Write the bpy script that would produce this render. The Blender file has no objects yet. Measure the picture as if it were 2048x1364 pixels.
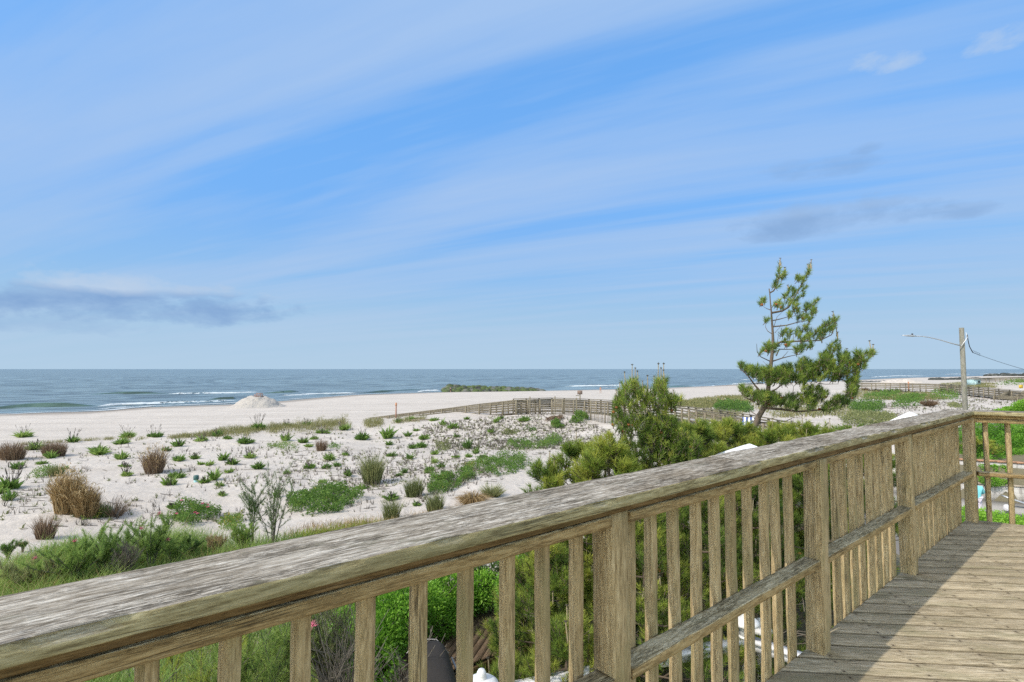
import bpy, bmesh, math, random
import numpy as np
from mathutils import Vector, Matrix
rnd = random.Random(7)
DENOISE = False
SEED = 5.2
rng = np.random.default_rng(11)
sc = bpy.context.scene
col = sc.collection
R = math.radians

# ------------------------------------------------------------------ camera
CAMZ = 1.54
FPX = 1055.0
PITCH = math.atan(56 / FPX)
cam = bpy.data.objects.new('camera', bpy.data.cameras.new('camera'))
col.objects.link(cam)
cam.location = (0, 0, CAMZ)
cam.rotation_euler = (math.pi / 2 + PITCH, 0, 0)
cam.data.sensor_width = 36
cam.data.lens = FPX / 2048 * 36
cam.data.clip_start = 0.05
cam.data.clip_end = 90000
sc.camera = cam

def ray(px, py):
    u = px - 1024; w = 682 - py
    return np.array([u, FPX * math.cos(PITCH) - w * math.sin(PITCH), FPX * math.sin(PITCH) + w * math.cos(PITCH)])
def at_z(px, py, z):
    d = ray(px, py); t = (z - CAMZ) / d[2]
    return d * t + np.array([0, 0, CAMZ])
def at_y(px, py, Y):
    d = ray(px, py); t = Y / d[1]
    return d * t + np.array([0, 0, CAMZ])

# ------------------------------------------------------------------ tagging
def tag(o, label=None, cat=None, group=None, kind=None):
    if label: o['label'] = label
    if cat: o['category'] = cat
    if group: o['group'] = group
    if kind: o['kind'] = kind
    return o
def empty(name, loc=(0, 0, 0), rz=0.0):
    o = bpy.data.objects.new(name, None); col.objects.link(o)
    o.location = loc; o.rotation_euler = (0, 0, rz); o.empty_display_size = .2
    return o
def link(name, me, mat=None, parent=None, loc=None, rz=None):
    o = bpy.data.objects.new(name, me); col.objects.link(o)
    if mat is not None and len(me.materials) == 0: me.materials.append(mat)
    if parent is not None: o.parent = parent
    if loc is not None: o.location = loc
    if rz is not None: o.rotation_euler = (0, 0, rz)
    return o

# ------------------------------------------------------------------ numpy noise
_L = np.random.default_rng(3).random((256, 256))
def vn(x, y):
    x = np.asarray(x, float); y = np.asarray(y, float)
    xi = np.floor(x).astype(int); yi = np.floor(y).astype(int)
    fx = x - xi; fy = y - yi
    fx = fx * fx * (3 - 2 * fx); fy = fy * fy * (3 - 2 * fy)
    a = _L[xi % 256, yi % 256]; b = _L[(xi + 1) % 256, yi % 256]
    c = _L[xi % 256, (yi + 1) % 256]; d = _L[(xi + 1) % 256, (yi + 1) % 256]
    return (a * (1 - fx) + b * fx) * (1 - fy) + (c * (1 - fx) + d * fx) * fy
def fbm(x, y, o=3):
    s = 0; a = .5; t = 0
    for i in range(o):
        s = s + a * vn(np.asarray(x) * 2**i + 17.3 * i, np.asarray(y) * 2**i + 5.1 * i); t += a; a *= .5
    return s / t
def sst(a, b, x):
    t = np.clip((x - a) / (b - a), 0, 1); return t * t * (3 - 2 * t)

# ------------------------------------------------------------------ mesh builder
class MB:
    def __init__(s): s.v = []; s.f = []; s.t = []; s.n = 0
    def add(s, verts, faces, tint=0.5):
        verts = np.asarray(verts, float).reshape(-1, 3)
        for f in faces: s.f.append(tuple(i + s.n for i in f))
        s.v.append(verts); s.t.append(np.full(len(verts), tint) if np.isscalar(tint) else np.asarray(tint, float)); s.n += len(verts)
    def box(s, c, size, rz=0.0, tint=.5, M=None):
        x, y, z = [q / 2 for q in size]
        P = np.array([[-x, -y, -z], [x, -y, -z], [x, y, -z], [-x, y, -z], [-x, -y, z], [x, -y, z], [x, y, z], [-x, y, z]])
        if rz:
            ca, sa = math.cos(rz), math.sin(rz)
            P = np.c_[P[:, 0] * ca - P[:, 1] * sa, P[:, 0] * sa + P[:, 1] * ca, P[:, 2]]
        s.add(P + np.array(c), [(0, 3, 2, 1), (4, 5, 6, 7), (0, 1, 5, 4), (1, 2, 6, 5), (2, 3, 7, 6), (3, 0, 4, 7)], tint)
    def beam(s, a, b, w, h, tint=.5):
        """box between two points; w horizontal width, h vertical height"""
        a = np.array(a, float); b = np.array(b, float); d = b - a; L = np.linalg.norm(d); d /= L
        side = np.cross(d, [0, 0, 1.]); n = np.linalg.norm(side)
        side = side / n if n > 1e-4 else np.array([1., 0, 0])
        up = np.cross(side, d)
        P = []
        for q in (a, b):
            for (i, j) in ((-1, -1), (1, -1), (1, 1), (-1, 1)): P.append(q + side * i * w / 2 + up * j * h / 2)
        s.add(P, [(0, 1, 2, 3), (7, 6, 5, 4), (0, 4, 5, 1), (1, 5, 6, 2), (2, 6, 7, 3), (3, 7, 4, 0)], tint)
    def tube(s, pts, rad, seg=6, tint=.5, cap=True):
        pts = [np.array(p, float) for p in pts]
        if np.isscalar(rad): rad = [rad] * len(pts)
        ring = []; F = []; prev = None
        for i, p in enumerate(pts):
            d = pts[min(i + 1, len(pts) - 1)] - pts[max(i - 1, 0)]; d = d / (np.linalg.norm(d) + 1e-9)
            if prev is None:
                a = np.cross(d, [0.3, .9, .2]); a /= np.linalg.norm(a)
            else:
                a = prev - d * np.dot(prev, d); a /= (np.linalg.norm(a) + 1e-9)
            prev = a; b = np.cross(d, a)
            for k in range(seg):
                th = 2 * math.pi * k / seg
                ring.append(p + (a * math.cos(th) + b * math.sin(th)) * rad[i])
        for i in range(len(pts) - 1):
            for k in range(seg):
                k2 = (k + 1) % seg
                F.append((i * seg + k, i * seg + k2, (i + 1) * seg + k2, (i + 1) * seg + k))
        if cap:
            F.append(tuple(reversed(range(seg)))); F.append(tuple((len(pts) - 1) * seg + k for k in range(seg)))
        s.add(ring, F, tint)
    def lathe(s, c, prof, seg=16, tint=.5):
        V = []; F = []
        for (r, z) in prof:
            for k in range(seg):
                th = 2 * math.pi * k / seg
                V.append((c[0] + r * math.cos(th), c[1] + r * math.sin(th), c[2] + z))
        for i in range(len(prof) - 1):
            for k in range(seg):
                k2 = (k + 1) % seg
                F.append((i * seg + k, i * seg + k2, (i + 1) * seg + k2, (i + 1) * seg + k))
        F.append(tuple(reversed(range(seg)))); F.append(tuple((len(prof) - 1) * seg + k for k in range(seg)))
        s.add(V, F, tint)
    # vectorised leaf primitives -------------------------------------------------
    def tris(s, A, B, C, tint):
        n = len(A); V = np.stack([A, B, C], 1).reshape(-1, 3)
        idx = np.arange(n * 3).reshape(n, 3) + s.n
        s.f.append(idx); s.v.append(V); s.t.append(np.repeat(tint, 3)); s.n += n * 3
    def quads(s, A, B, C, D, tint):
        n = len(A); V = np.stack([A, B, C, D], 1).reshape(-1, 3)
        idx = np.arange(n * 4).reshape(n, 4) + s.n
        s.f.append(idx); s.v.append(V); s.t.append(np.repeat(tint, 4)); s.n += n * 4
    def mesh(s, name, smooth=False):
        me = bpy.data.meshes.new(name)
        V = np.concatenate(s.v) if s.v else np.zeros((0, 3))
        me.vertices.add(len(V)); me.vertices.foreach_set('co', V.astype(np.float32).ravel())
        flat = []; tot = []
        for f in s.f:
            if isinstance(f, np.ndarray):
                flat.append(f.ravel()); tot.append(np.full(len(f), f.shape[1]))
            else:
                flat.append(np.array(f)); tot.append(np.array([len(f)]))
        flat = np.concatenate(flat); tot = np.concatenate(tot)
        me.loops.add(len(flat)); me.loops.foreach_set('vertex_index', flat.astype(np.int32))
        me.polygons.add(len(tot))
        start = np.concatenate([[0], np.cumsum(tot)[:-1]])
        me.polygons.foreach_set('loop_start', start.astype(np.int32))
        me.polygons.foreach_set('loop_total', tot.astype(np.int32))
        me.update(calc_edges=True)
        a = me.attributes.new('tint', 'FLOAT', 'POINT'); a.data.foreach_set('value', np.concatenate(s.t).astype(np.float32))
        if smooth: me.polygons.foreach_set('use_smooth', np.ones(len(tot), bool))
        me.validate()
        return me
    def build(s, name, mat, parent=None, smooth=False, loc=None, rz=None):
        return link(name, s.mesh(name, smooth), mat, parent, loc, rz)

def unit(v):
    return v / (np.linalg.norm(v, axis=-1, keepdims=True) + 1e-9)
def blades(m, base, d, length, width, tint, droop=0.0, seg=2):
    """grass blades / needles: tapering strips, optionally drooping"""
    base = np.asarray(base); n = len(base); d = unit(np.asarray(d, float))
    length = np.broadcast_to(length, n)[:, None]; width = np.broadcast_to(width, n)[:, None]
    side = unit(np.cross(d, rng.normal(size=(n, 3)))) * width / 2
    tint = np.broadcast_to(tint, n)
    if seg == 1:
        m.tris(base - side, base + side, base + d * length, tint); return
    mid = base + d * length * .55
    tip = base + d * length; dr = np.broadcast_to(droop, n)[:, None]
    out = d.copy(); out[:, 2] = 0; out = unit(out)
    tip = tip + out * dr * length * .5; tip[:, 2:3] -= dr * length * .8
    mid[:, 2:3] += dr * length * .05
    m.quads(base - side, base + side, mid + side * .8, mid - side * .8, tint)
    m.tris(mid - side * .8, mid + side * .8, tip, tint)
def leaves(m, base, d, length, width, tint):
    """diamond leaf with a fold"""
    n = len(base); d = unit(np.asarray(d, float))
    length = np.broadcast_to(length, n)[:, None]; width = np.broadcast_to(width, n)[:, None]
    side = unit(np.cross(d, rng.normal(size=(n, 3)))) * width / 2
    nn = np.cross(d, unit(side)) * width * .18
    mid = base + d * length * .5
    tint = np.broadcast_to(tint, n)
    m.tris(base, mid + side + nn, base + d * length, tint)
    m.tris(base, base + d * length, mid - side + nn, tint)

# ------------------------------------------------------------------ materials
def mat_new(name):
    m = bpy.data.materials.new(name); m.use_nodes = True
    nt = m.node_tree; nt.nodes.clear()
    return m, nt
class N:
    """tiny node helper"""
    def __init__(s, nt): s.nt = nt
    def n(s, typ, ins=None, **kw):
        nd = s.nt.nodes.new(typ)
        for k, v in kw.items(): setattr(nd, k, v)
        if ins:
            for k, v in ins.items():
                sk = nd.inputs[k]
                if isinstance(v, bpy.types.NodeSocket): s.nt.links.new(v, sk)
                else: sk.default_value = v
        return nd
    def math(s, op, a, b=None, c=None, clamp=False):
        nd = s.nt.nodes.new('ShaderNodeMath'); nd.operation = op; nd.use_clamp = clamp
        for i, v in enumerate((a, b, c)):
            if v is None: continue
            if isinstance(v, bpy.types.NodeSocket): s.nt.links.new(v, nd.inputs[i])
            else: nd.inputs[i].default_value = v
        return nd.outputs[0]
    def mix(s, f, a, b, mode='MIX'):
        nd = s.nt.nodes.new('ShaderNodeMix'); nd.data_type = 'RGBA'; nd.blend_type = mode; nd.clamp_factor = True
        for i, v in ((0, f), (6, a), (7, b)):
            if isinstance(v, bpy.types.NodeSocket): s.nt.links.new(v, nd.inputs[i])
            else: nd.inputs[i].default_value = (v + (1,)) if isinstance(v, tuple) and len(v) == 3 else v
        return nd.outputs[2]
    def ramp(s, fac, stops, interp='LINEAR'):
        nd = s.nt.nodes.new('ShaderNodeValToRGB'); cr = nd.color_ramp; cr.interpolation = interp
        s.nt.links.new(fac, nd.inputs[0])
        while len(cr.elements) > len(stops): cr.elements.remove(cr.elements[-1])
        while len(cr.elements) < len(stops): cr.elements.new(0.5)
        for e, (p, c) in zip(cr.elements, stops):
            e.position = p; e.color = (c, c, c, 1) if isinstance(c, (int, float)) else tuple(c) + (1,)
        return nd.outputs[0]
    def noise(s, vec, scale, detail=4, rough=.55, dist=0.0):
        nd = s.n('ShaderNodeTexNoise', {'Scale': scale, 'Detail': detail, 'Roughness': rough, 'Distortion': dist})
        if vec is not None: s.nt.links.new(vec, nd.inputs['Vector'])
        return nd.outputs[0]
    def mapping(s, vec, scale=(1, 1, 1), loc=(0, 0, 0), rot=(0, 0, 0)):
        nd = s.n('ShaderNodeMapping', {'Scale': scale, 'Rotation': rot})
        if isinstance(loc, bpy.types.NodeSocket): s.nt.links.new(loc, nd.inputs['Location'])
        else: nd.inputs['Location'].default_value = loc
        s.nt.links.new(vec, nd.inputs[0]); return nd.outputs[0]

def simple(name, color, rough=.6, spec=.3, metal=0.0, bump=None):
    m, nt = mat_new(name); k = N(nt)
    tc = k.n('ShaderNodeTexCoord').outputs['Object']
    v = k.noise(tc, 6.0, 5)
    c = k.mix(k.math('MULTIPLY', v, .5), tuple(color), tuple(q * .6 for q in color))
    b = k.n('ShaderNodeBsdfPrincipled', {'Base Color': c, 'Roughness': rough, 'Specular IOR Level': spec, 'Metallic': metal})
    if bump:
        bp = k.n('ShaderNodeBump', {'Strength': bump, 'Distance': .01, 'Height': k.noise(tc, 40.0, 4)})
        nt.links.new(bp.outputs[0], b.inputs['Normal'])
    o = k.n('ShaderNodeOutputMaterial'); nt.links.new(b.outputs[0], o.inputs[0])
    return m

def foliage(name, stops, trans=.35, rough=.55, spec=.25):
    m, nt = mat_new(name); k = N(nt)
    t = k.n('ShaderNodeAttribute', attribute_name='tint').outputs['Fac']
    c = k.ramp(t, stops)
    b = k.n('ShaderNodeBsdfPrincipled', {'Base Color': c, 'Roughness': rough, 'Specular IOR Level': spec})
    tr = k.n('ShaderNodeBsdfTranslucent', {'Color': c})
    mx = k.n('ShaderNodeMixShader', {0: trans}); nt.links.new(b.outputs[0], mx.inputs[1]); nt.links.new(tr.outputs[0], mx.inputs[2])
    o = k.n('ShaderNodeOutputMaterial'); nt.links.new(mx.outputs[0], o.inputs[0])
    return m

def wood(name, along='X', dark=(.10, .08, .05), mid=(.25, .19, .11), light=(.42, .36, .26), green=.3,
         plank=None, top=None, scale=1.0, rough=.8):
    """weathered timber: grain stretched along one local axis, cracks, stains, algae; top = (dark, mid, light) for the sun bleached upper face"""
    m, nt = mat_new(name); k = N(nt)
    oc = k.n('ShaderNodeTexCoord').outputs['Object']
    rn = k.n('ShaderNodeObjectInfo').outputs['Random']
    off = k.n('ShaderNodeCombineXYZ', {0: k.math('MULTIPLY', rn, 37.0), 1: k.math('MULTIPLY', rn, 11.0), 2: k.math('MULTIPLY', rn, 23.0)}).outputs[0]
    sp = k.n('ShaderNodeSeparateXYZ', {0: oc})
    if plank:      # each plank gets its own figure
        idx = k.math('FLOOR', k.math('DIVIDE', sp.outputs[1], plank))
        w = k.n('ShaderNodeTexWhiteNoise', noise_dimensions='1D'); nt.links.new(idx, w.inputs['W'])
        off = k.n('ShaderNodeCombineXYZ', {0: k.math('MULTIPLY', w.outputs[0], 41.0), 1: 0.0, 2: k.math('MULTIPLY', w.outputs[0], 9.0)}).outputs[0]
        prand = w.outputs[0]
    else: prand = rn
    add = k.n('ShaderNodeVectorMath', {0: oc, 1: off}, operation='ADD').outputs[0]
    S = {'X': (1, 1, 1), 'Z': (1, 1, 1)}
    def st(a, c):
        return k.mapping(add, (a, c, c) if along == 'X' else (c, c, a))
    warp = k.noise(st(1.2 * scale, 5 * scale), 1.0, 2)
    g1v = k.n('ShaderNodeVectorMath', {0: st(8.5 * scale, 84 * scale), 1: k.n('ShaderNodeCombineXYZ', {0: k.math('MULTIPLY', warp, 1.0), 1: k.math('MULTIPLY', warp, 5.0), 2: k.math('MULTIPLY', warp, 5.0)}).outputs[0]}, operation='ADD').outputs[0]
    g1 = k.noise(g1v, 1.0, 6, .65)
    g2 = k.noise(st(26 * scale, 210 * scale), 1.0, 6, .75)
    g3 = k.noise(st(5.0 * scale, 16 * scale), 1.0, 6, .7)
    grain = k.math('ADD', k.math('MULTIPLY', g1, .55), k.math('MULTIPLY', g2, .45))
    grain = k.ramp(grain, [(.38, 0.0), (.5, .5), (.62, 1.0)])
    c = k.ramp(grain, [(0, dark), (.45, mid), (1, light)])
    # large stains
    stn = k.noise(st(1.1, 4.5), 1.0, 4, .6)
    c = k.mix(k.math('MULTIPLY', k.ramp(stn, [(.45, 0.0), (.68, 1.0)]), .6), c, tuple(q * .75 for q in mid))
    gr = k.ramp(k.noise(st(2.2, 9), 1.0, 5, .65), [(.5, 0.0), (.66, 1.0)])
    c = k.mix(k.math('MULTIPLY', gr, green), c, (.17, .18, .08))
    c = k.mix(k.math('MULTIPLY', prand, .35), c, k.mix(1.0, c, (.72, .70, .66), 'MULTIPLY'))
    # open fissures between the growth rings
    fz = k.noise(st(6.5, 105), 1.0, 4, .6)
    fis = k.ramp(k.math('ABSOLUTE', k.math('SUBTRACT', fz, .5)), [(0.0, 1.0), (.018, .8), (.04, 0.0)])
    fis = k.math('MULTIPLY', fis, k.ramp(k.noise(st(4, 14), 1.0, 3, .6), [(.42, 0.0), (.58, 1.0)]))
    c = k.mix(k.math('MULTIPLY', fis, .55), c, dark)
    # knots
    kn = k.n('ShaderNodeTexVoronoi', {'Scale': 1.0, 'Randomness': 1.0}, feature='F1'); nt.links.new(st(1.6, 7), kn.inputs['Vector'])
    knot = k.ramp(kn.outputs['Distance'], [(.0, 1.0), (.06, .9), (.11, 0.0)])
    c = k.mix(k.math('MULTIPLY', knot, .6), c, tuple(q * .6 for q in dark))
    h = k.math('SUBTRACT', grain, k.math('MULTIPLY', fis, 1.2))
    if top is not None:
        geo = k.n('ShaderNodeNewGeometry').outputs['True Normal']
        nz = k.n('ShaderNodeSeparateXYZ', {0: geo}).outputs[2]
        isup = k.ramp(nz, [(.45, 0.0), (.8, 1.0)])
        ct = k.ramp(grain, [(0, top[0]), (.4, top[1]), (1, top[2])])
        bl = k.ramp(k.noise(st(2.6, 13), 1.0, 6, .7), [(.40, 0.0), (.62, 1.0)])
        ct = k.mix(k.math('MULTIPLY', bl, .38), ct, k.mix(1.0, ct, (.45, .42, .37), 'MULTIPLY'))
        grit = k.math('MULTIPLY', k.ramp(k.noise(st(38, 120), 1.0, 6, .8), [(.50, 0.0), (.57, 1.0)]), k.ramp(k.noise(st(2.5, 10), 1.0, 4, .6), [(.38, .15), (.6, 1.0)]))
        ct = k.mix(k.math('MULTIPLY', grit, .8), ct, top[0])
        lich = k.ramp(k.noise(k.mapping(add, (5, 12, 12)), 1.0, 7, .75), [(.56, 0.0), (.63, 1.0)])
        ct = k.mix(k.math('MULTIPLY', lich, .35), ct, (.10, .11, .06))
        ct = k.mix(k.math('MULTIPLY', fis, .85), ct, tuple(q * .6 for q in top[0]))
        bw = k.ramp(k.noise(st(1.3, 3.2), 1.0, 5, .65), [(.48, 0.0), (.62, 1.0)])
        ct = k.mix(k.math('MULTIPLY', bw, .6), ct, k.mix(1.0, ct, (.48, .42, .34), 'MULTIPLY'))
        c = k.mix(isup, c, ct)
        h = k.math('SUBTRACT', h, k.math('MULTIPLY', grit, .5))
    if plank:      # dirt gathers along the plank edges
        fr_ = k.math('FRACT', k.math('DIVIDE', sp.outputs[1], plank)); ed = k.math('ABSOLUTE', k.math('SUBTRACT', fr_, .5))
        ed = k.math('ADD', ed, k.math('MULTIPLY', k.math('SUBTRACT', k.noise(st(6, 6), 1.0, 3), .5), .04))
        c = k.mix(k.ramp(ed, [(.425, 0.0), (.465, .8)]), c, tuple(q * .5 for q in dark))
        sx_ = k.math('MULTIPLY', k.math('SUBTRACT', k.math('FRACT', k.math('DIVIDE', sp.outputs[0], .406)), .5), .406)
        sy_ = k.math('MULTIPLY', k.math('SUBTRACT', k.math('ABSOLUTE', k.math('SUBTRACT', fr_, .5)), .30), plank)
        scr = k.math('ADD', k.math('MULTIPLY', sx_, sx_), k.math('MULTIPLY', sy_, sy_))
        c = k.mix(k.math('LESS_THAN', scr, .0055**2), c, (.05, .04, .03))
        c = k.mix(k.ramp(k.math('MULTIPLY', scr, 1000.0), [(.03, .45), (.35, 0.0)]), c, (.12, .09, .06))
        c = k.mix(k.math('MULTIPLY', prand, .38), c, k.mix(1.0, c, (.58, .56, .52), 'MULTIPLY'))
    # long drying cracks
    cr = k.noise(st(.8, 32), 1.0, 3, .5)
    crack = k.ramp(k.math('ABSOLUTE', k.math('SUBTRACT', cr, .5)), [(0.0, 1.0), (.006, .7), (.014, 0.0)])
    crm = k.math('MULTIPLY', crack, k.ramp(k.noise(st(1.5, 6), 1.0, 2), [(.5, 0.0), (.6, 1.0)]))
    c = k.mix(k.math('MULTIPLY', crm, .8), c, (.03, .025, .018))
    h = k.math('SUBTRACT', h, k.math('MULTIPLY', crm, 1.5))
    h = k.math('ADD', h, k.math('MULTIPLY', g3, .6))
    bp = k.n('ShaderNodeBump', {'Strength': .55, 'Distance': .004, 'Height': h})
    b = k.n('ShaderNodeBsdfPrincipled', {'Base Color': c, 'Roughness': rough, 'Specular IOR Level': .08})
    nt.links.new(bp.outputs[0], b.inputs['Normal'])
    o = k.n('ShaderNodeOutputMaterial'); nt.links.new(b.outputs[0], o.inputs[0])
    return m

# ------------------------------------------------------------------ light
SUN_AZ = 58.3      # direction the light travels, clockwise from +Y
SUN_EL = 44.0
sun = bpy.data.objects.new('sun', bpy.data.lights.new('sun', 'SUN')); col.objects.link(sun)
dv = Vector((math.sin(R(SUN_AZ)) * math.cos(R(SUN_EL)), math.cos(R(SUN_AZ)) * math.cos(R(SUN_EL)), -math.sin(R(SUN_EL))))
sun.rotation_euler = dv.to_track_quat('-Z', 'Y').to_euler()
sun.data.energy = 2.1; sun.data.angle = R(.5); sun.data.color = (1.0, .93, .82)

def build_world():
    w = bpy.data.worlds.new('World'); sc.world = w; w.use_nodes = True
    nt = w.node_tree; nt.nodes.clear(); k = N(nt)
    sky = k.n('ShaderNodeTexSky', sky_type='NISHITA')
    sky.sun_disc = False; sky.sun_elevation = R(SUN_EL); sky.sun_rotation = R(SUN_AZ + 180)
    sky.air_density = 1.0; sky.dust_density = .4; sky.ozone_density = 2.0; sky.altitude = 10
    d = k.n('ShaderNodeTexCoord').outputs['Generated']
    sp = k.n('ShaderNodeSeparateXYZ', {0: d}); x, y, z = sp.outputs
    zz = k.math('ADD', k.math('MAXIMUM', z, 0.0), .06)
    qx = k.math('DIVIDE', x, zz); qy = k.math('DIVIDE', y, zz)
    a = R(-64)   # the cirrus bands run this way
    sa, ca = math.sin(a), math.cos(a)
    q1 = k.math('ADD', k.math('MULTIPLY', qx, sa), k.math('MULTIPLY', qy, ca))
    q2 = k.math('ADD', k.math('MULTIPLY', qx, ca), k.math('MULTIPLY', qy, -sa))
    v = k.n('ShaderNodeCombineXYZ', {0: k.math('MULTIPLY', q1, .20), 1: k.math('MULTIPLY', q2, 1.35), 2: SEED}).outputs[0]
    n1 = k.noise(v, 1.0, 5, .5, .35)
    v2 = k.n('ShaderNodeCombineXYZ', {0: k.math('MULTIPLY', q1, .5), 1: k.math('MULTIPLY', q2, 3.6), 2: 8.1}).outputs[0]
    n2 = k.noise(v2, 1.0, 5, .6, .3)
    v3 = k.n('ShaderNodeCombineXYZ', {0: k.math('MULTIPLY', q1, 1.1), 1: k.math('MULTIPLY', q2, 11.0), 2: 1.1}).outputs[0]
    n2 = k.math('ADD', k.math('MULTIPLY', n2, .72), k.math('MULTIPLY', k.noise(v3, 1.0, 6, .65, .4), .28))
    n = k.math('ADD', k.math('MULTIPLY', n1, .78), k.math('MULTIPLY', n2, .22))
    cir = k.ramp(n, [(.42, 0.0), (.52, .6), (.62, 1.0)])
    cir = k.math('MULTIPLY', cir, .95)
    front = k.ramp(k.math('ADD', k.math('MULTIPLY', y, .5), .5), [(.42, 0.0), (.68, 1.0)])     # ahead tinted deeper blue; sky behind boosted and warmed as added fill
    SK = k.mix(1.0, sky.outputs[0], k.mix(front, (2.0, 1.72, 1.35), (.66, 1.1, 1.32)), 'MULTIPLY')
    low = k.ramp(z, [(0.0, 1.0), (.10, .97), (.2, .92), (.37, .82), (.6, .7)])
    lc = k.ramp(z, [(0.0, (.125, .215, .34)), (.10, (.10, .20, .335)), (.25, (.075, .172, .345)), (.5, (.064, .164, .35))])
    SK = k.mix(k.math('MULTIPLY', low, front), SK, k.mix(1.0, lc, (10.0, 10.0, 10.0), 'MULTIPLY'))
    c = k.mix(k.math('MULTIPLY', cir, front), SK, (1.52, 2.28, 3.55))
    veil = k.math('MULTIPLY', k.ramp(z, [(.60, 0.0), (.82, 1.0)]), .75)      # bright white layer added overhead, out of view, to fill the shade
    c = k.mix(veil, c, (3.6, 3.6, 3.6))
    # horizon milk
    hz = k.ramp(z, [(0.0, 1.0), (.07, .75), (.16, .25), (.3, 0.0)])
    c = k.mix(k.math('MULTIPLY', hz, k.math('MULTIPLY', front, .95)), c, (1.88, 2.56, 3.2))
    # small clouds: (px, py, half width, half height, density, white top, tone)
    az = k.math('ARCTAN2', x, y); el = k.math('ARCSINE', z)
    dn = k.noise(k.mapping(d, (11, 11, 24)), 1.0, 7, .62, .1)
    for (px, py, hw, hh, den, wt) in ((190, 604, 420, 60, .95, 1.0), (430, 604, 130, 36, .6, .7), (40, 600, 120, 40, .6, .5), (1640, 444, 260, 42, .72, .25), (1935, 423, 75, 20, .6, .2),
                                       (1775, 128, 80, 36, .85, 1.3), (2010, 82, 110, 30, .85, 1.3), (1650, 336, 120, 30, .5, .15), (1735, 298, 45, 14, .5, .15), (120, 650, 220, 30, .45, .3)):
        r0 = ray(px, py); r1 = ray(px + hw, py); r2 = ray(px, py - hh)
        A0 = math.atan2(r0[0], r0[1]); E0 = math.atan2(r0[2], math.hypot(r0[0], r0[1]))
        dA = math.atan2(r1[0], r1[1]) - A0; dE = math.atan2(r2[2], math.hypot(r2[0], r2[1])) - E0
        u = k.math('DIVIDE', k.math('SUBTRACT', az, A0), dA); vv = k.math('DIVIDE', k.math('SUBTRACT', el, E0), dE)
        vb = k.math('MINIMUM', k.math('MULTIPLY', vv, 1.45), vv)      # flatter underneath
        rr = k.math('ADD', k.math('MULTIPLY', u, u), k.math('MULTIPLY', vb, vb))
        f = k.math('SUBTRACT', k.math('MULTIPLY', k.math('SUBTRACT', 1.0, rr), .5), k.math('MULTIPLY', k.math('SUBTRACT', dn, .5), -2.3))
        mk = k.math('MULTIPLY', k.ramp(f, [(0.0, 0.0), (.30, .45), (.80, 1.0)]), den)
        tp = k.math('MULTIPLY', k.ramp(k.math('ADD', k.math('ADD', vv, max(0, wt - 1) * 4), k.math('MULTIPLY', dn, .8)), [(.72, 0.0), (1.15, 1.0)]), wt, clamp=True)
        cc = k.mix(tp, (.95, 1.60, 2.72), (2.1, 2.6, 3.3))
        c = k.mix(mk, c, cc)
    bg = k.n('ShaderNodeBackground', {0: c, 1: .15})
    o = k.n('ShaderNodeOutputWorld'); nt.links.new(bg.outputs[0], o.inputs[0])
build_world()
sc.view_settings.view_transform = 'Standard'; sc.view_settings.look = 'None'
sc.view_settings.exposure = 0.70; sc.view_settings.gamma = 1
sc.cycles.max_bounces = 6; sc.cycles.transparent_max_bounces = 6
sc.cycles.use_denoising = DENOISE
try: sc.cycles.denoiser = 'OPENIMAGEDENOISE'
except Exception: pass
# ------------------------------------------------------------------ coast frame
CA = R(53)
ES = np.array([math.sin(CA), math.cos(CA)]); ET = np.array([-math.cos(CA), math.sin(CA)])
SEA = -6.0
def st_of(X, Y): return X * ES[0] + Y * ES[1], X * ET[0] + Y * ET[1]
_sh = []
for (px, py) in ((-200, 838), (0, 827), (180, 823), (300, 814), (500, 807), (700, 790), (885, 784), (1100, 781), (1300, 777), (1500, 768), (1640, 763), (1800, 756), (2048, 750)):
    p = at_z(px, py, SEA); _sh.append(st_of(p[0], p[1]))
_sh.sort()
_shs = np.array([a for a, b in _sh]); _sht = np.array([b for a, b in _sh])
def tshore(s): return np.interp(s, _shs, _sht)
WALL0 = at_z(1960, 1003, -5.5); WD = np.array([math.sin(R(116)), math.cos(R(116))]); WN = np.array([-WD[1], WD[0]])   # beyond the wall
if WN[1] < 0: WN = -WN
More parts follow.
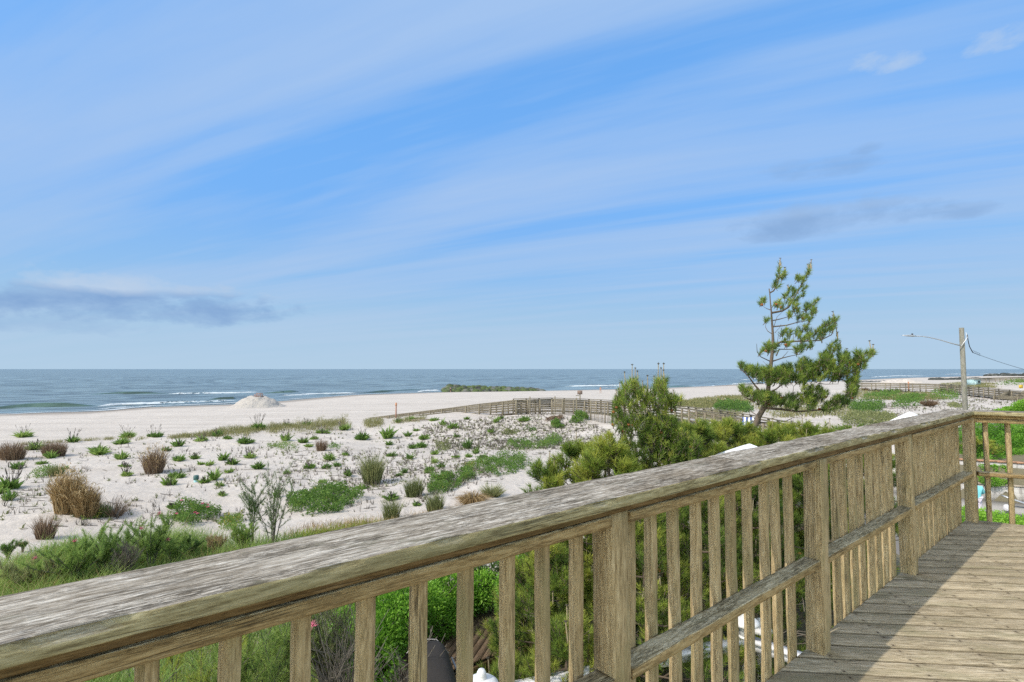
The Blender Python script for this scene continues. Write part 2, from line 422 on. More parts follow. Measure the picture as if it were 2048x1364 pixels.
def hgt(X, Y):
    X = np.asarray(X, float); Y = np.asarray(Y, float)
    s, t = st_of(X, Y)
    ts = tshore(s)
    dune = -3.15 + .65 * sst(12, 40, s) + .35 * (fbm(X / 9, Y / 9, 3) - .5) * 2 * sst(6, 14, t) + .10 * (fbm(X / 1.6, Y / 1.6, 2) - .5) + .035 * (vn(X * 2.6, Y * 2.6) - .5)
    dune = dune + .75 * np.exp(-(((X - 3) / 8)**2 + ((Y - 42.5) / 5.5)**2))
    dune = dune + .9 * np.exp(-(((s - 165) / 30)**2 + ((t - 22) / 18)**2)) + 1.1 * np.exp(-(((s - 118) / 14)**2 + ((t + 4) / 9)**2))
    dune = dune - .35 * sst(18, 4, t) * sst(30, 5, s)
    beach = -4.75 - .55 * sst(50, 110, t) + .05 * (fbm(X / 7, Y / 7, 2) - .5) + .02 * (vn(X / .9, Y / .9) - .5)
    td = 46 + 2.2 * (vn(s / 6, 3.3) - .5)
    k = sst(td, td + 5, t)
    z = dune * (1 - k) + beach * k
    d = t - ts
    k2 = sst(-26, 2, d)
    z = z * (1 - k2) + (SEA - .02 - .0 * d) * k2
    z = np.where(d > 2, SEA - .02 - .12 * (d - 2), z)
    z = np.maximum(z, SEA - 12)
    # street end to the right, below the retaining wall
    w = (X - WALL0[0]) * WN[0] + (Y - WALL0[1]) * WN[1]
    near = 1 - sst(.05, .45, w)
    east = sst(9, 15, X + 0 * Y)
    k3 = near * east
    z = z * (1 - k3) + (-5.52) * k3
    step = (1 - sst(.3, 9, w)) * (1 - near) * east          # terrace just behind the wall
    z = z * (1 - step) + (-3.75) * step
    return z
def hit(px, py, tmax=900):
    """where the sight line through a pixel meets the ground: used once, to lay the plan out in metres"""
    d = ray(px, py); d = d / np.linalg.norm(d)
    ts = HT
    for _ in range(2):
        P = d[None] * ts[:, None]; Z = P[:, 2] + CAMZ - hgt(P[:, 0], P[:, 1])
        i = int(np.argmax(Z < 0))
        if Z[i] >= 0: i = len(ts) - 1
        if _ == 0: ts = np.linspace(ts[max(0, i - 1)], ts[i], 24)
    p = P[i]; return np.array([p[0], p[1], float(hgt(p[0], p[1]))])
HT = np.concatenate([np.linspace(3, 20, 60)[:-1], np.geomspace(20, 900, 170)])

# ------------------------------------------------------------------ ground sheet
def polar(r, th, fz):
    RR, TT = np.meshgrid(r, th, indexing='ij')
    X = RR * np.sin(TT); Y = RR * np.cos(TT); Z = fz(X, Y)
    return X, Y, Z
def grid_mesh(name, X, Y, Z, mat, tint=None):
    n, m_ = X.shape
    V = np.stack([X, Y, Z], -1).reshape(-1, 3)
    I = np.arange(n * m_).reshape(n, m_)
    F = np.stack([I[:-1, :-1], I[:-1, 1:], I[1:, 1:], I[1:, :-1]], -1).reshape(-1, 4)
    b = MB(); b.v = [V]; b.f = [F]; b.t = [np.full(len(V), .5) if tint is None else tint.ravel()]; b.n = len(V)
    return b.build(name, mat, smooth=True)

def sand_mat():
    m, nt = mat_new('sand'); k = N(nt)
    g = k.n('ShaderNodeNewGeometry').outputs['Position']
    n1 = k.noise(g, .35, 5); n2 = k.noise(g, 3.0, 6, .65); n3 = k.noise(g, 30.0, 5, .7)
    c = k.mix(k.ramp(n1, [(.35, 0.0), (.7, 1.0)]), (.575, .522, .468), (.505, .455, .405))
    c = k.mix(k.ramp(n2, [(.5, 0.0), (.75, .55)]), c, (.38, .35, .315))
    c = k.mix(k.math('MULTIPLY', k.ramp(n3, [(.6, 0.0), (.72, 1.0)]), .3), c, (.24, .21, .18))
    tv_ = k.n('ShaderNodeMapping', {'Scale': (.02, .45, 1), 'Rotation': (0, 0, -(math.pi / 2 - CA))}); nt.links.new(g, tv_.inputs[0])
    c = k.mix(k.math('MULTIPLY', k.ramp(k.noise(tv_.outputs[0], 1.0, 5, .65), [(.46, 0.0), (.60, 1.0)]), .35), c, (.37, .33, .285))
    # garden side: litter darkens the sand
    tn = k.n('ShaderNodeAttribute', attribute_name='tint').outputs['Fac']
    c = k.mix(k.ramp(k.math('ADD', tn, k.math('MULTIPLY', k.math('SUBTRACT', n2, .5), .5)), [(.55, 0.0), (.75, 1.0)]), c, (.17, .15, .10))
    wet = k.ramp(tn, [(.05, 1.0), (.25, 0.0)])
    c = k.mix(k.math('MULTIPLY', wet, .75), c, (.24, .21, .18))
    h = k.math('ADD', k.math('MULTIPLY', n2, 1.0), k.math('MULTIPLY', n3, .25))
    vf = k.n('ShaderNodeTexVoronoi', {'Scale': 2.1}, feature='SMOOTH_F1'); nt.links.new(g, vf.inputs['Vector']); foot = k.math('ADD', k.noise(g, 7.0, 2, .5), k.ramp(vf.outputs['Distance'], [(.1, 0.0), (.4, 1.0)]))
    h = k.math('ADD', h, k.math('MULTIPLY', foot, .5))
    bp = k.n('ShaderNodeBump', {'Strength': .7, 'Distance': .07, 'Height': h})
    b = k.n('ShaderNodeBsdfPrincipled', {'Base Color': c, 'Roughness': .95, 'Specular IOR Level': .1})
    nt.links.new(bp.outputs[0], b.inputs['Normal'])
    o = k.n('ShaderNodeOutputMaterial'); nt.links.new(b.outputs[0], o.inputs[0]); return m
SANDM = sand_mat()
r = np.concatenate([np.linspace(.5, 4, 6)[:-1], np.geomspace(4, 5000, 600)])
th = np.radians(np.concatenate([np.linspace(-180, -60, 50)[:-1], np.linspace(-60, 60, 480), np.linspace(60, 180, 50)[1:]]))
X, Y, Z = polar(r, th, hgt)
s_, t_ = st_of(X, Y); d_ = t_ - tshore(s_)
tint = np.full(X.shape, .4)
tint = np.where(d_ > -14, .25 - .25 * np.clip((d_ + 14) / 10, 0, 1), tint)
gd = .4 + .6 * sst(12.5, 7.5, t_ + 3.0 * (fbm(X / 3, Y / 3, 3) - .5)) * (t_ < 40)
tint = np.maximum(tint, np.where((t_ < 40) & (np.hypot(X, Y) < 60), gd, 0))
ground = tag(grid_mesh('sand_ground', X, Y, Z, SANDM, tint), kind='structure')

# ------------------------------------------------------------------ sea
def sea_mat(name, deep, bumps=1.0):
    m, nt = mat_new(name); k = N(nt)
    g = k.n('ShaderNodeNewGeometry').outputs['Position']
    gv = k.mapping(g, (1, 1, 1), rot=(0, 0, -(math.pi / 2 - CA)))
    w1 = k.noise(k.mapping(gv, (.045, .30, 1)), 1.0, 6, .62, .3)
    w2 = k.noise(k.mapping(gv, (.6, 1.6, 1)), 1.0, 5, .65)
    w3 = k.noise(k.mapping(gv, (.004, .022, 1)), 1.0, 5, .6)
    c = k.mix(k.ramp(w3, [(.35, 0.0), (.65, 1.0)]), deep, tuple(q * 1.35 for q in deep))
    c = k.mix(k.ramp(w1, [(.42, 1.0), (.54, 0.0)]), c, tuple(q * .55 for q in deep))
    h = k.math('ADD', k.math('MULTIPLY', w1, 1.0), k.math('MULTIPLY', w2, .3))
    bp = k.n('ShaderNodeBump', {'Strength': .9, 'Distance': 1.1 * bumps, 'Height': h})
    b = k.n('ShaderNodeBsdfPrincipled', {'Base Color': c, 'Roughness': .32, 'Specular IOR Level': .42, 'IOR': 1.333})
    nt.links.new(bp.outputs[0], b.inputs['Normal'])
    o = k.n('ShaderNodeOutputMaterial'); nt.links.new(b.outputs[0], o.inputs[0]); return m
SEAM = sea_mat('sea_water', (.165, .225, .245))
WAVEM = sea_mat('wave_face', (.07, .12, .10), .3)
r = np.concatenate([np.geomspace(70, 900, 420), np.geomspace(915, 60000, 90)])
th = np.radians(np.concatenate([np.linspace(-125, -58, 30)[:-1], np.linspace(-58, 58, 380), np.linspace(58, 100, 20)[1:]]))
def seaz(X, Y):
    s, t = st_of(X, Y); d = t - tshore(s); rr = np.hypot(X, Y)
    ph = d / 11.0 + 1.5 * fbm(s / 45, t / 45, 2)
    sw = (np.sin(2 * np.pi * ph) * .5 + .5)**3
    A = .30 * sst(0, 14, d) * (1 - sst(500, 900, rr)) * (.3 + fbm(s / 22, t / 8, 2))
    return SEA + A * (sw - .3)
X, Y, Z = polar(r, th, seaz)
tag(grid_mesh('sea', X, Y, Z, SEAM), kind='structure')

def foam_mat():
    m, nt = mat_new('foam'); k = N(nt)
    g = k.n('ShaderNodeNewGeometry').outputs['Position']
    n = k.noise(g, 1.5, 6, .7)
    c = k.mix(n, (.40, .46, .49), (.64, .68, .70))
    b = k.n('ShaderNodeBsdfPrincipled', {'Base Color': c, 'Roughness': .8})
    bp = k.n('ShaderNodeBump', {'Strength': .8, 'Distance': .2, 'Height': n}); nt.links.new(bp.outputs[0], b.inputs['Normal'])
    o = k.n('ShaderNodeOutputMaterial'); nt.links.new(b.outputs[0], o.inputs[0]); return m
FOAM = foam_mat()
fm = MB()
def foam(pts, width, z=.06, hump=.0, n=260, dens=.62, seed=0):
    width = width * .62; dens = dens + .22; hump = hump * .7
    """ragged foam strip along a line on the water; width in metres"""
    W = [at_z(a, b, SEA + z) for a, b in pts]
    W = np.array(W); seg = np.r_[0, np.cumsum(np.linalg.norm(np.diff(W[:, :2], axis=0), axis=1))]
    L = seg[-1]; n = int(max(40, L / .3)); u = np.linspace(0, L, n)
    C = np.stack([np.interp(u, seg, W[:, i]) for i in range(3)], 1)
    T = unit(np.gradient(C[:, :2], axis=0)); Nn = np.stack([-T[:, 1], T[:, 0]], 1)
    m_ = 14; v = np.linspace(-1, 1, m_)
    taper = np.clip(np.minimum(u, L - u) / (L * .12 + .1), 0, 1)
    off = (v[None, :] * .5 * width) * (taper * (.5 + fbm(u / 4, u * 0 + seed, 2)))[:, None] + ((fbm(u / 9, u * 0 + seed + 9, 2) - .5) * 3)[:, None]
    P = C[:, None, :2] + Nn[:, None, :] * off[..., None]
    Zz = SEA + z + hump * (1 - v[None, :]**2) * taper[:, None] * (.6 + .8 * vn(u[:, None] / 1.2, v[None, :] * 3)) + 0 * P[..., 0]
    V = np.concatenate([P, Zz[..., None]], -1).reshape(-1, 3)
    I = np.arange(n * m_).reshape(n, m_)
    F = np.stack([I[:-1, :-1], I[:-1, 1:], I[1:, 1:], I[1:, :-1]], -1)
    keep = vn(u[:-1, None] / 1.1 + seed * 7, v[None, :-1] * 2.4 + 3) * .6 + .4 * rng.random((n - 1, m_ - 1)) < (dens - .12) * (.55 + .8 * vn(u[:-1, None] / 7 + seed, v[None, :-1] * 0)) + .2 * (1 - abs(v[None, :-1]))
    F = F[keep]
    fm.v.append(V); fm.f.append(F + fm.n); fm.t.append(np.full(len(V), .5)); fm.n += len(V)
# (photo line, width) of the surf
foam([(-40, 831), (60, 826), (190, 821), (300, 812), (430, 807), (520, 803)], 2.6, .10, seed=1)
foam([(190, 813), (240, 809), (330, 806), (430, 803), (470, 801)], 3.6, .12, .45, seed=2, dens=.62)
foam([(190, 818), (280, 813), (360, 810)], 2.5, .10, .1, seed=3, dens=.33)
foam([(335, 788), (400, 787), (470, 786), (512, 784)], 3.2, .12, .4, seed=4, dens=.62)
foam([(560, 793), (620, 789), (715, 786)], 2.6, .10, .4, seed=5, dens=.7)
foam([(540, 801), (600, 797), (660, 793), (740, 788), (850, 784), (885, 783)], 1.8, .10, seed=6, dens=.6)
foam([(835, 784), (850, 782), (882, 781)], 3.0, .10, .4, seed=7, dens=.8)
foam([(600, 789), (700, 787), (800, 781)], 1.2, .1, seed=12, dens=.35)
foam([(1200, 776), (1260, 773), (1330, 775)], 2.5, .1, .1, seed=8, dens=.5)
foam([(1130, 773), (1200, 772), (1290, 770)], 3.0, .12, .6, seed=9, dens=.7)
foam([(1330, 776), (1400, 773), (1470, 769), (1560, 765), (1640, 761)], 2.2, .1, seed=10, dens=.6)
foam([(1448, 770), (1480, 768), (1530, 763), (1600, 759)], 3.5, .12, .5, seed=11, dens=.9)
foam([(1740, 755), (1790, 752), (1860, 752)], 4.5, .12, .6, seed=13, dens=.8)
foam([(1960, 748), (2060, 746)], 4.5, .12, .6, seed=14, dens=.8)
foam([(1480, 760), (1520, 757), (1560, 757)], 3.5, .12, .5, seed=15, dens=.7)
foam([(1890, 749), (1910, 748), (1940, 749)], 5, .12, .5, seed=16, dens=.7)
tag(fm.build('sea_foam', FOAM, smooth=True), 'white foam of the surf along the water edge', 'foam', kind='stuff')

def wave(pts, h, w):
    W = np.array([at_z(a, b, SEA) for a, b in pts]); seg = np.r_[0, np.cumsum(np.linalg.norm(np.diff(W[:, :2], axis=0), axis=1))]
    L = seg[-1]; n = 90; u = np.linspace(0, L, n); C = np.stack([np.interp(u, seg, W[:, i]) for i in range(2)], 1)
    T = unit(np.gradient(C, axis=0)); Nn = np.stack([-T[:, 1], T[:, 0]], 1)
    if (Nn[:, 1] < 0).mean() > .5: Nn = -Nn
    v = np.linspace(0, 1, 12); prof = np.where(v < .22, sst(0, .22, v), 1 - sst(.22, 1, v))
    tp = np.clip(np.minimum(u, L - u) / (L * .3), 0, 1)**.7 * (.8 + .4 * vn(u / 5, u * 0))
    P = C[:, None] + Nn[:, None] * (v * w)[None, :, None]
    Zz = SEA - .15 + (h + .15) * prof[None] * tp[:, None]
    V = np.concatenate([P, Zz[..., None]], -1).reshape(-1, 3); I = np.arange(n * 12).reshape(n, 12)
    b = MB(); b.v = [V]; b.f = [np.stack([I[:-1, :-1], I[:-1, 1:], I[1:, 1:], I[1:, :-1]], -1).reshape(-1, 4)]; b.t = [np.full(len(V), .5)]; b.n = len(V)
    return b.build('breaking_wave', WAVEM, smooth=True)
for p, h, w in (([(-60, 822), (60, 816), (195, 813)], .75, 6), ([(170, 789), (250, 788), (335, 787)], .55, 7), ([(525, 787), (570, 786), (610, 784)], .6, 7),
                ([(715, 787), (780, 784), (850, 779)], .5, 6), ([(420, 799), (470, 797), (480, 796)], .5, 4), ([(1330, 775), (1380, 773), (1400, 772)], .4, 6)):
    tag(wave(p, h, w), kind='structure')
# ------------------------------------------------------------------ timber materials
CAPW = wood('weathered_cap_timber', 'X', (.15, .12, .06), (.36, .305, .165), (.52, .46, .28), green=.32,
            top=((.115, .095, .07), (.36, .315, .255), (.74, .69, .61)), rough=.9)
RAILW = wood('rail_timber', 'X', (.15, .10, .046), (.39, .275, .132), (.54, .415, .225), green=.28,
             top=((.15, .12, .065), (.48, .40, .245), (.76, .66, .46)))
SUBW = wood('rail_timber_brown', 'X', (.08, .05, .024), (.18, .118, .053), (.27, .19, .10), green=.12)
POSTW = wood('post_timber', 'Z', (.23, .165, .085), (.44, .33, .178), (.60, .48, .29), green=.4)
DECKW = wood('deck_board_timber', 'X', (.24, .19, .115), (.51, .42, .28), (.72, .62, .45), green=.35, plank=.145, rough=.85)
BWALKW = wood('boardwalk_timber', 'X', (.09, .078, .06), (.20, .175, .13), (.32, .28, .22), green=.1, scale=.5)
BPOSTW = wood('boardwalk_post_timber', 'Z', (.11, .095, .07), (.25, .215, .155), (.38, .33, .26), green=.2, scale=.5)
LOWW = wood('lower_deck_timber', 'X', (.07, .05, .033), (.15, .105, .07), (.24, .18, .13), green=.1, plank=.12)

RAZ = R(50.5); RZ = math.pi / 2 - RAZ           # rail frame: x along the rail, y outward, z up
def rfr(a, p, z=0.0):
    return np.array([a * math.sin(RAZ) - p * math.cos(RAZ), a * math.cos(RAZ) + p * math.sin(RAZ), z])

def board_mesh(L, Wd, T, seed, nx=None, chip=.004, ridge=.0012, ny=14, edge_r=.006):
    """a worn plank: length on x (from 0), width on y (centred), top at z = 0; edges rounded and ragged"""
    nx = nx or int(L / .018); xs = np.linspace(0, L, nx)
    prof = []                                     # cross-section loop (y, z, kind)
    ys = np.linspace(-Wd / 2 + edge_r, Wd / 2 - edge_r, ny)
    prof += [(y, 0, 0) for y in ys]
    prof += [(Wd / 2 - edge_r * .3, -edge_r * .3, 1), (Wd / 2, -edge_r, 1), (Wd / 2, -T * .5, 2), (Wd / 2, -T + .003, 2), (Wd / 2 - .003, -T, 3)]
    prof += [(-Wd / 2 + .003, -T, 3), (-Wd / 2, -T + .003, 2), (-Wd / 2, -T * .5, 2), (-Wd / 2, -edge_r, 1), (-Wd / 2 + edge_r * .3, -edge_r * .3, 1)]
    P = np.array(prof); m_ = len(P)
    XX = np.repeat(xs[:, None], m_, 1); YY = np.repeat(P[None, :, 0], nx, 0); ZZ = np.repeat(P[None, :, 1], nx, 0); K = P[:, 2]
    sg = np.sign(P[:, 0])[None]
    wob = (fbm(XX * .9 + seed, sg * 3 + seed, 3) - .5) * chip * 1.6 + (fbm(XX * 14, sg * 7 + seed, 2) - .5) * chip * .7
    ch = np.clip(fbm(XX * 5.5 + seed * 3, sg * 11 + ZZ * 20, 3) - .60, 0, 1) * chip * 9
    side = np.isin(K, (1, 2))[None]
    YY = YY + side * sg * (wob - ch * (K == 1)[None])
    ZZ = ZZ + (K == 0)[None] * ((fbm(XX * 4 + seed, YY * 160 + seed, 3) - .5) * ridge * 3 + (fbm(XX * .7, YY * 9 + seed, 2) - .5) * .004)
    ZZ = ZZ + (K == 1)[None] * (fbm(XX * 9, sg + seed, 2) - .5) * chip * .8
    V = np.stack([XX, YY, ZZ], -1).reshape(-1, 3); I = np.arange(nx * m_).reshape(nx, m_)
    J = np.roll(I, -1, 1)
    F = np.stack([I[:-1], J[:-1], J[1:], I[1:]], -1).reshape(-1, 4)[:, ::-1]
    b = MB(); b.v = [V]; b.f = [F, ]; b.t = [np.full(len(V), .5)]; b.n = len(V)
    b.f.append(tuple(I[0])); b.f.append(tuple(I[-1][::-1]))
    me = b.mesh('board', smooth=True)
    sm = np.ones(len(me.polygons), bool); sm[-2:] = False
    me.polygons.foreach_set('use_smooth', sm)
    return me
def stick_mesh(w, d, H, seed, chip=.0018):
    """upright square timber, base at z = 0"""
    nz = max(6, int(H / .03)); zs = np.linspace(0, H, nz); r_ = .003
    c = [(-w/2 + r_, -d/2), (w/2 - r_, -d/2), (w/2, -d/2 + r_), (w/2, d/2 - r_), (w/2 - r_, d/2), (-w/2 + r_, d/2), (-w/2, d/2 - r_), (-w/2, -d/2 + r_)]
    P = np.array(c); m_ = 8
    XX = np.repeat(P[None, :, 0], nz, 0); YY = np.repeat(P[None, :, 1], nz, 0); ZZ = np.repeat(zs[:, None], m_, 1)
    XX = XX + (fbm(ZZ * 1.5 + seed, ZZ * 0 + seed, 2) - .5) * .006 + np.sign(XX) * (fbm(ZZ * 10, np.sign(XX) + seed, 2) - .5) * chip * 2
    YY = YY + (fbm(ZZ * 1.5 + seed + 5, ZZ * 0 + seed, 2) - .5) * .006 + np.sign(YY) * (fbm(ZZ * 10, np.sign(YY) + seed + 9, 2) - .5) * chip * 2
    V = np.stack([XX, YY, ZZ], -1).reshape(-1, 3); I = np.arange(nz * m_).reshape(nz, m_); J = np.roll(I, -1, 1)
    F = np.stack([I[:-1], J[:-1], J[1:], I[1:]], -1).reshape(-1, 4)
    b = MB(); b.v = [V]; b.f = [F, tuple(I[0][::-1]), tuple(I[-1])]; b.t = [np.full(len(V), .5)]; b.n = len(V)
    return b.mesh('timber')

# ------------------------------------------------------------------ long railing
PIN = 1.19                      # inner face of the posts from the camera's foot
CORN = 7.05
rail1 = empty('wooden_railing', (0, 0, 0), RZ)
tag(rail1, 'long weathered grey brown deck railing running from the foreground to the far corner', 'railing')
def rpart(name, me, mat, parent, a, p, z, rz=0.0):
    return link(name, me, mat, parent, (a, p, z), rz)
ZT = 1.117
rpart('cap_board', board_mesh(4.75, .245, .038, 2, chip=.005), CAPW, rail1, -2.35, 1.14 + .1225, ZT)
rpart('cap_board', board_mesh(4.79, .235, .038, 5, chip=.008), CAPW, rail1, 2.405, 1.168 + .1175, ZT - .002)
rpart('sub_cap', board_mesh(9.45, .105, .036, 8, chip=.002), SUBW, rail1, -2.35, 1.195 + .0525, ZT - .0385)
plocs = [-3.75 + .0, -2.03, -.30, 1.43, 3.155, 4.88, 6.575]
plocs = [-2.03, -.30, 1.43, 3.155, 4.88]
BOT = {p: 0.0 for p in plocs}
for i, a in enumerate(plocs + [CORN - .03]):
    o = rpart('post', stick_mesh(.092, .092, ZT - .076 + .45, 20 + i), POSTW, rail1, a + .046, PIN + .046, -.45)
    o.rotation_euler = (R(.5 if i % 2 else -.3), 0, 0)
zr = ZT - .0765
edges = plocs + [CORN - .03]
for i in range(len(edges) - 1):
    a0 = edges[i] + .0925 + .003; a1 = edges[i + 1] - .003
    rpart('top_rail', board_mesh(a1 - a0, .086, .037, 30 + i, chip=.002), RAILW, rail1, a0, PIN + .046 + (.003 if i % 2 else 0), zr - .004)
    rpart('mid_rail', board_mesh(a1 - a0, .088, .038, 40 + i, chip=.003), RAILW, rail1, a0, PIN + .044 - (.004 if i % 2 else 0), .50)
bals = []
bm_ = [stick_mesh(.0385, .0385, zr - .02 + .32, 60 + i) for i in range(6)]
for i in range(len(edges) - 1):
    a0 = edges[i] + .0925; a1 = edges[i + 1]; n = 10 if i < len(edges) - 2 else 13; sp_ = (a1 - a0) / (n + .55)
    for k_ in range(n):
        a = a0 + sp_ * (k_ + (1.12 if i < 2 else .78)) + rnd.uniform(-.006, .006)
        if a < -1.2: continue
        me = rnd.choice(bm_)
        o = rpart('baluster', me, POSTW, rail1, a, PIN + .091 + .0205, -.30)
        o.rotation_euler = (R(rnd.uniform(-.25, .25)), R(rnd.uniform(-.35, .35)), R(rnd.choice((0, 180))))
# ------------------------------------------------------------------ short railing across the end
AZ2 = R(117); RZ2 = math.pi / 2 - AZ2
C0 = rfr(CORN, PIN)
rail2 = empty('wooden_railing', (C0[0], C0[1], 0), RZ2)
tag(rail2, 'short olive brown deck railing closing the far end at right, open lattice over the street', 'railing')
def r2(name, me, mat, a, p, z): return link(name, me, mat, rail2, (a, p, z))
L2 = 3.2      # local +y points to the street
r2('cap_board', board_mesh(L2, .235, .038, 12, chip=.005), CAPW, -.07, -.055 + .1175 + .06 - .06, ZT - .004)
r2('sub_cap', board_mesh(L2, .105, .036, 13, chip=.002), RAILW, -.03, .060, ZT - .0425)
r2('top_rail', board_mesh(L2 - .1, .088, .037, 14, chip=.002), RAILW, -.01, .044, zr - .006)
r2('mid_rail', board_mesh(L2 - .1, .088, .038, 15, chip=.002), RAILW, .03, .044, .50)
for i, a in enumerate((1.75, 3.1)): r2('post', stick_mesh(.09, .09, ZT - .08 + .4, 80 + i), POSTW, a, .045, -.4)
for i in range(16):
    a = .126 + .176 * i
    if abs(a - 1.75) < .08: continue
    r2('baluster', bm_[i % 6], POSTW, a, .091 + .0205, -.30)

# ------------------------------------------------------------------ deck floor, boards at 45 degrees to the long railing
BAZ = R(95.5); brz = math.pi / 2 - BAZ
def clip(poly, n, c):
    out = []
    for i in range(len(poly)):
        a, b = poly[i], poly[(i + 1) % len(poly)]
        da, db = a @ n - c, b @ n - c
        if da <= 0: out.append(a)
        if (da < 0) != (db < 0): out.append(a + (b - a) * (da / (da - db)))
    return out
bx = np.array([math.sin(BAZ), math.cos(BAZ)]); by = np.array([-bx[1], bx[0]])
n1 = np.array([-math.cos(RAZ), math.sin(RAZ)]); c1 = PIN + .089
w2 = np.array([math.sin(AZ2), math.cos(AZ2)]); n2 = np.array([-w2[1], w2[0]]); c2 = C0[:2] @ n2 + .085
fl = MB(); BW = .145
for j in range(-16, 60):
    y0 = j * BW + .0065; y1 = (j + 1) * BW - .0065
    poly = [bx * a + by * b for a, b in ((-6, y0), (14, y0), (14, y1), (-6, y1))]
    poly = clip(poly, n1, c1); 
    if len(poly) < 3: continue
    poly = clip(poly, n2, c2)
    if len(poly) < 3: continue
    poly = clip(poly, -n1, 3.4)
    if len(poly) < 3: continue
    L = [(float(p @ bx), float(p @ by)) for p in poly]
    dz = rnd.uniform(-.0015, .0015)
    # butt joint somewhere along the board is left out: boards here run full length
    # slice along x so that the surface can cup slightly
    n = len(L); V = [(x, y, dz) for x, y in L] + [(x, y, -.032) for x, y in L]
    F = [tuple(range(n)), tuple(range(2 * n - 1, n - 1, -1))] + [((i + 1) % n, i, i + n, (i + 1) % n + n) for i in range(n)]
    fl.add(V, F)
deck = empty('deck', (0, 0, 0), 0)
tag(deck, 'weathered plank deck floor with boards laid diagonally to the railing', 'deck')
fo = fl.build('floor_boards', DECKW, deck, rz=brz)
bv = fo.modifiers.new('b', 'BEVEL'); bv.width = .003; bv.segments = 2; bv.limit_method = 'ANGLE'
jb = MB()
jb.beam(rfr(-3, PIN + .065, -.15), rfr(CORN + .05, PIN + .065, -.15), .04, .22)
e0 = np.r_[C0[:2] + n2 * .06, -.15]; jb.beam(e0, e0 + np.r_[w2 * 3.3, 0], .04, .22)
for a in np.arange(-2, 6.6, 1.2): jb.beam(rfr(a, PIN + .04, -.15), rfr(a, -3.2, -.15), .04, .2)
jb.build('joist', SUBW, deck)
for a, p in ((-2, 1.05), (1.5, 1.05), (4.9, 1.05), (6.3, .6), (6.3, -2.6), (1.5, -2.6)):
    q = rfr(a, p); mb = MB(); zb = float(hgt(q[0], q[1])); mb.box((q[0], q[1], (zb - .3 - .25) / 2), (.15, .15, -.25 - zb + .3), RZ); mb.build('support_post', POSTW, deck)

# nails sticking out of the balusters
nm = simple('rusty_nail', (.05, .035, .025), .7)
for (px, py, a) in ((1545, 990, 0), (1548, 1012, 0), (1572, 1046, 0), (1512, 1070, 0)):
    pass

# ------------------------------------------------------------------ lower deck with white railing
LZ = -3.0
q0 = at_z(864, 1321, LZ); q1 = at_z(902, 1274, LZ); laz = math.atan2(q1[0] - q0[0], q1[1] - q0[1])
ld = empty('lower_deck', (0, 0, 0), 0)
tag(ld, 'dark brown lower plank deck seen between the balusters, laid in diagonal boards', 'deck')
lf = MB(); lx = np.array([math.sin(laz), math.cos(laz)]); ly = np.array([-lx[1], lx[0]])
corner = [at_z(760, 1420, LZ)[:2], at_z(1003, 1303, LZ)[:2], at_z(1120, 1262, LZ)[:2], at_z(1075, 1180, LZ)[:2], at_z(930, 1172, LZ)[:2], at_z(780, 1212, LZ)[:2], at_z(700, 1330, LZ)[:2]]
cen = sum(corner) / len(corner)
def hull_clip(poly):
    for i in range(len(corner)):
        a, b = corner[i], corner[(i + 1) % len(corner)]
        nn = np.array([(b - a)[1], -(b - a)[0]]); nn = nn / np.linalg.norm(nn)
        if (cen - a) @ nn > 0: nn = -nn
        poly = clip(poly, nn, a @ nn)
        if len(poly) < 3: return []
    return poly
for j in range(-120, 160):
    y0 = j * .12 + .006; y1 = (j + 1) * .12 - .006
    poly = hull_clip([lx * a + ly * b for a, b in ((-30, y0), (30, y0), (30, y1), (-30, y1))])
    if len(poly) < 3: continue
    L = [(float(p @ lx), float(p @ ly)) for p in poly]; n = len(L)
    V = [(x, y, LZ) for x, y in L] + [(x, y, LZ - .03) for x, y in L]
    lf.add(V, [tuple(range(n)), tuple(range(2 * n - 1, n - 1, -1))] + [((i + 1) % n, i, i + n, (i + 1) % n + n) for i in range(n)])
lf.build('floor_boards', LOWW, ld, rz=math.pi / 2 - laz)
fr = MB()
for i in range(len(corner)):
    a, b = corner[i], corner[(i + 1) % len(corner)]
    fr.beam((a[0], a[1], LZ - .14), (b[0], b[1], LZ - .14), .04, .2)
fr.build('edge_board', SUBW, ld)

WHITE = simple('white_paint', (.80, .80, .80), .45, .4)
WHITEW = simple('white_vinyl', (.74, .74, .77), .4, .4)
GREYP = simple('grey_post_paint', (.22, .22, .22), .5, .3)
wr = empty('white_railing', (0, 0, 0)); tag(wr, 'white flat topped railing of the lower deck seen through the balusters', 'railing')
RZL = -2.0
w0 = at_z(985, 1378, RZL); w1 = at_z(1496, 1274, RZL); w2_ = at_z(1600, 1308, RZL); w3 = w2_ + (w2_ - w1) * .8
for a, b in ((w0, w1), (w1, w3)):
    mb = MB(); dd = unit(b - a); mb.beam(a - dd * .05 - [0, 0, .02], b + dd * .05 - [0, 0, .02], .15, .04); mb.build('top_rail', WHITEW, wr)
    mb = MB(); mb.beam(a - [0, 0, .10], b - [0, 0, .10], .045, .09); mb.build('under_rail', WHITEW, wr)
    n = max(2, int(np.linalg.norm(b - a) / 1.5))
    for i in range(n + 1):
        c = a + (b - a) * i / n
        mb = MB(); mb.box((c[0], c[1], RZL - .56), (.07, .07, 1.04), 0); mb.build('post', GREYP, wr)

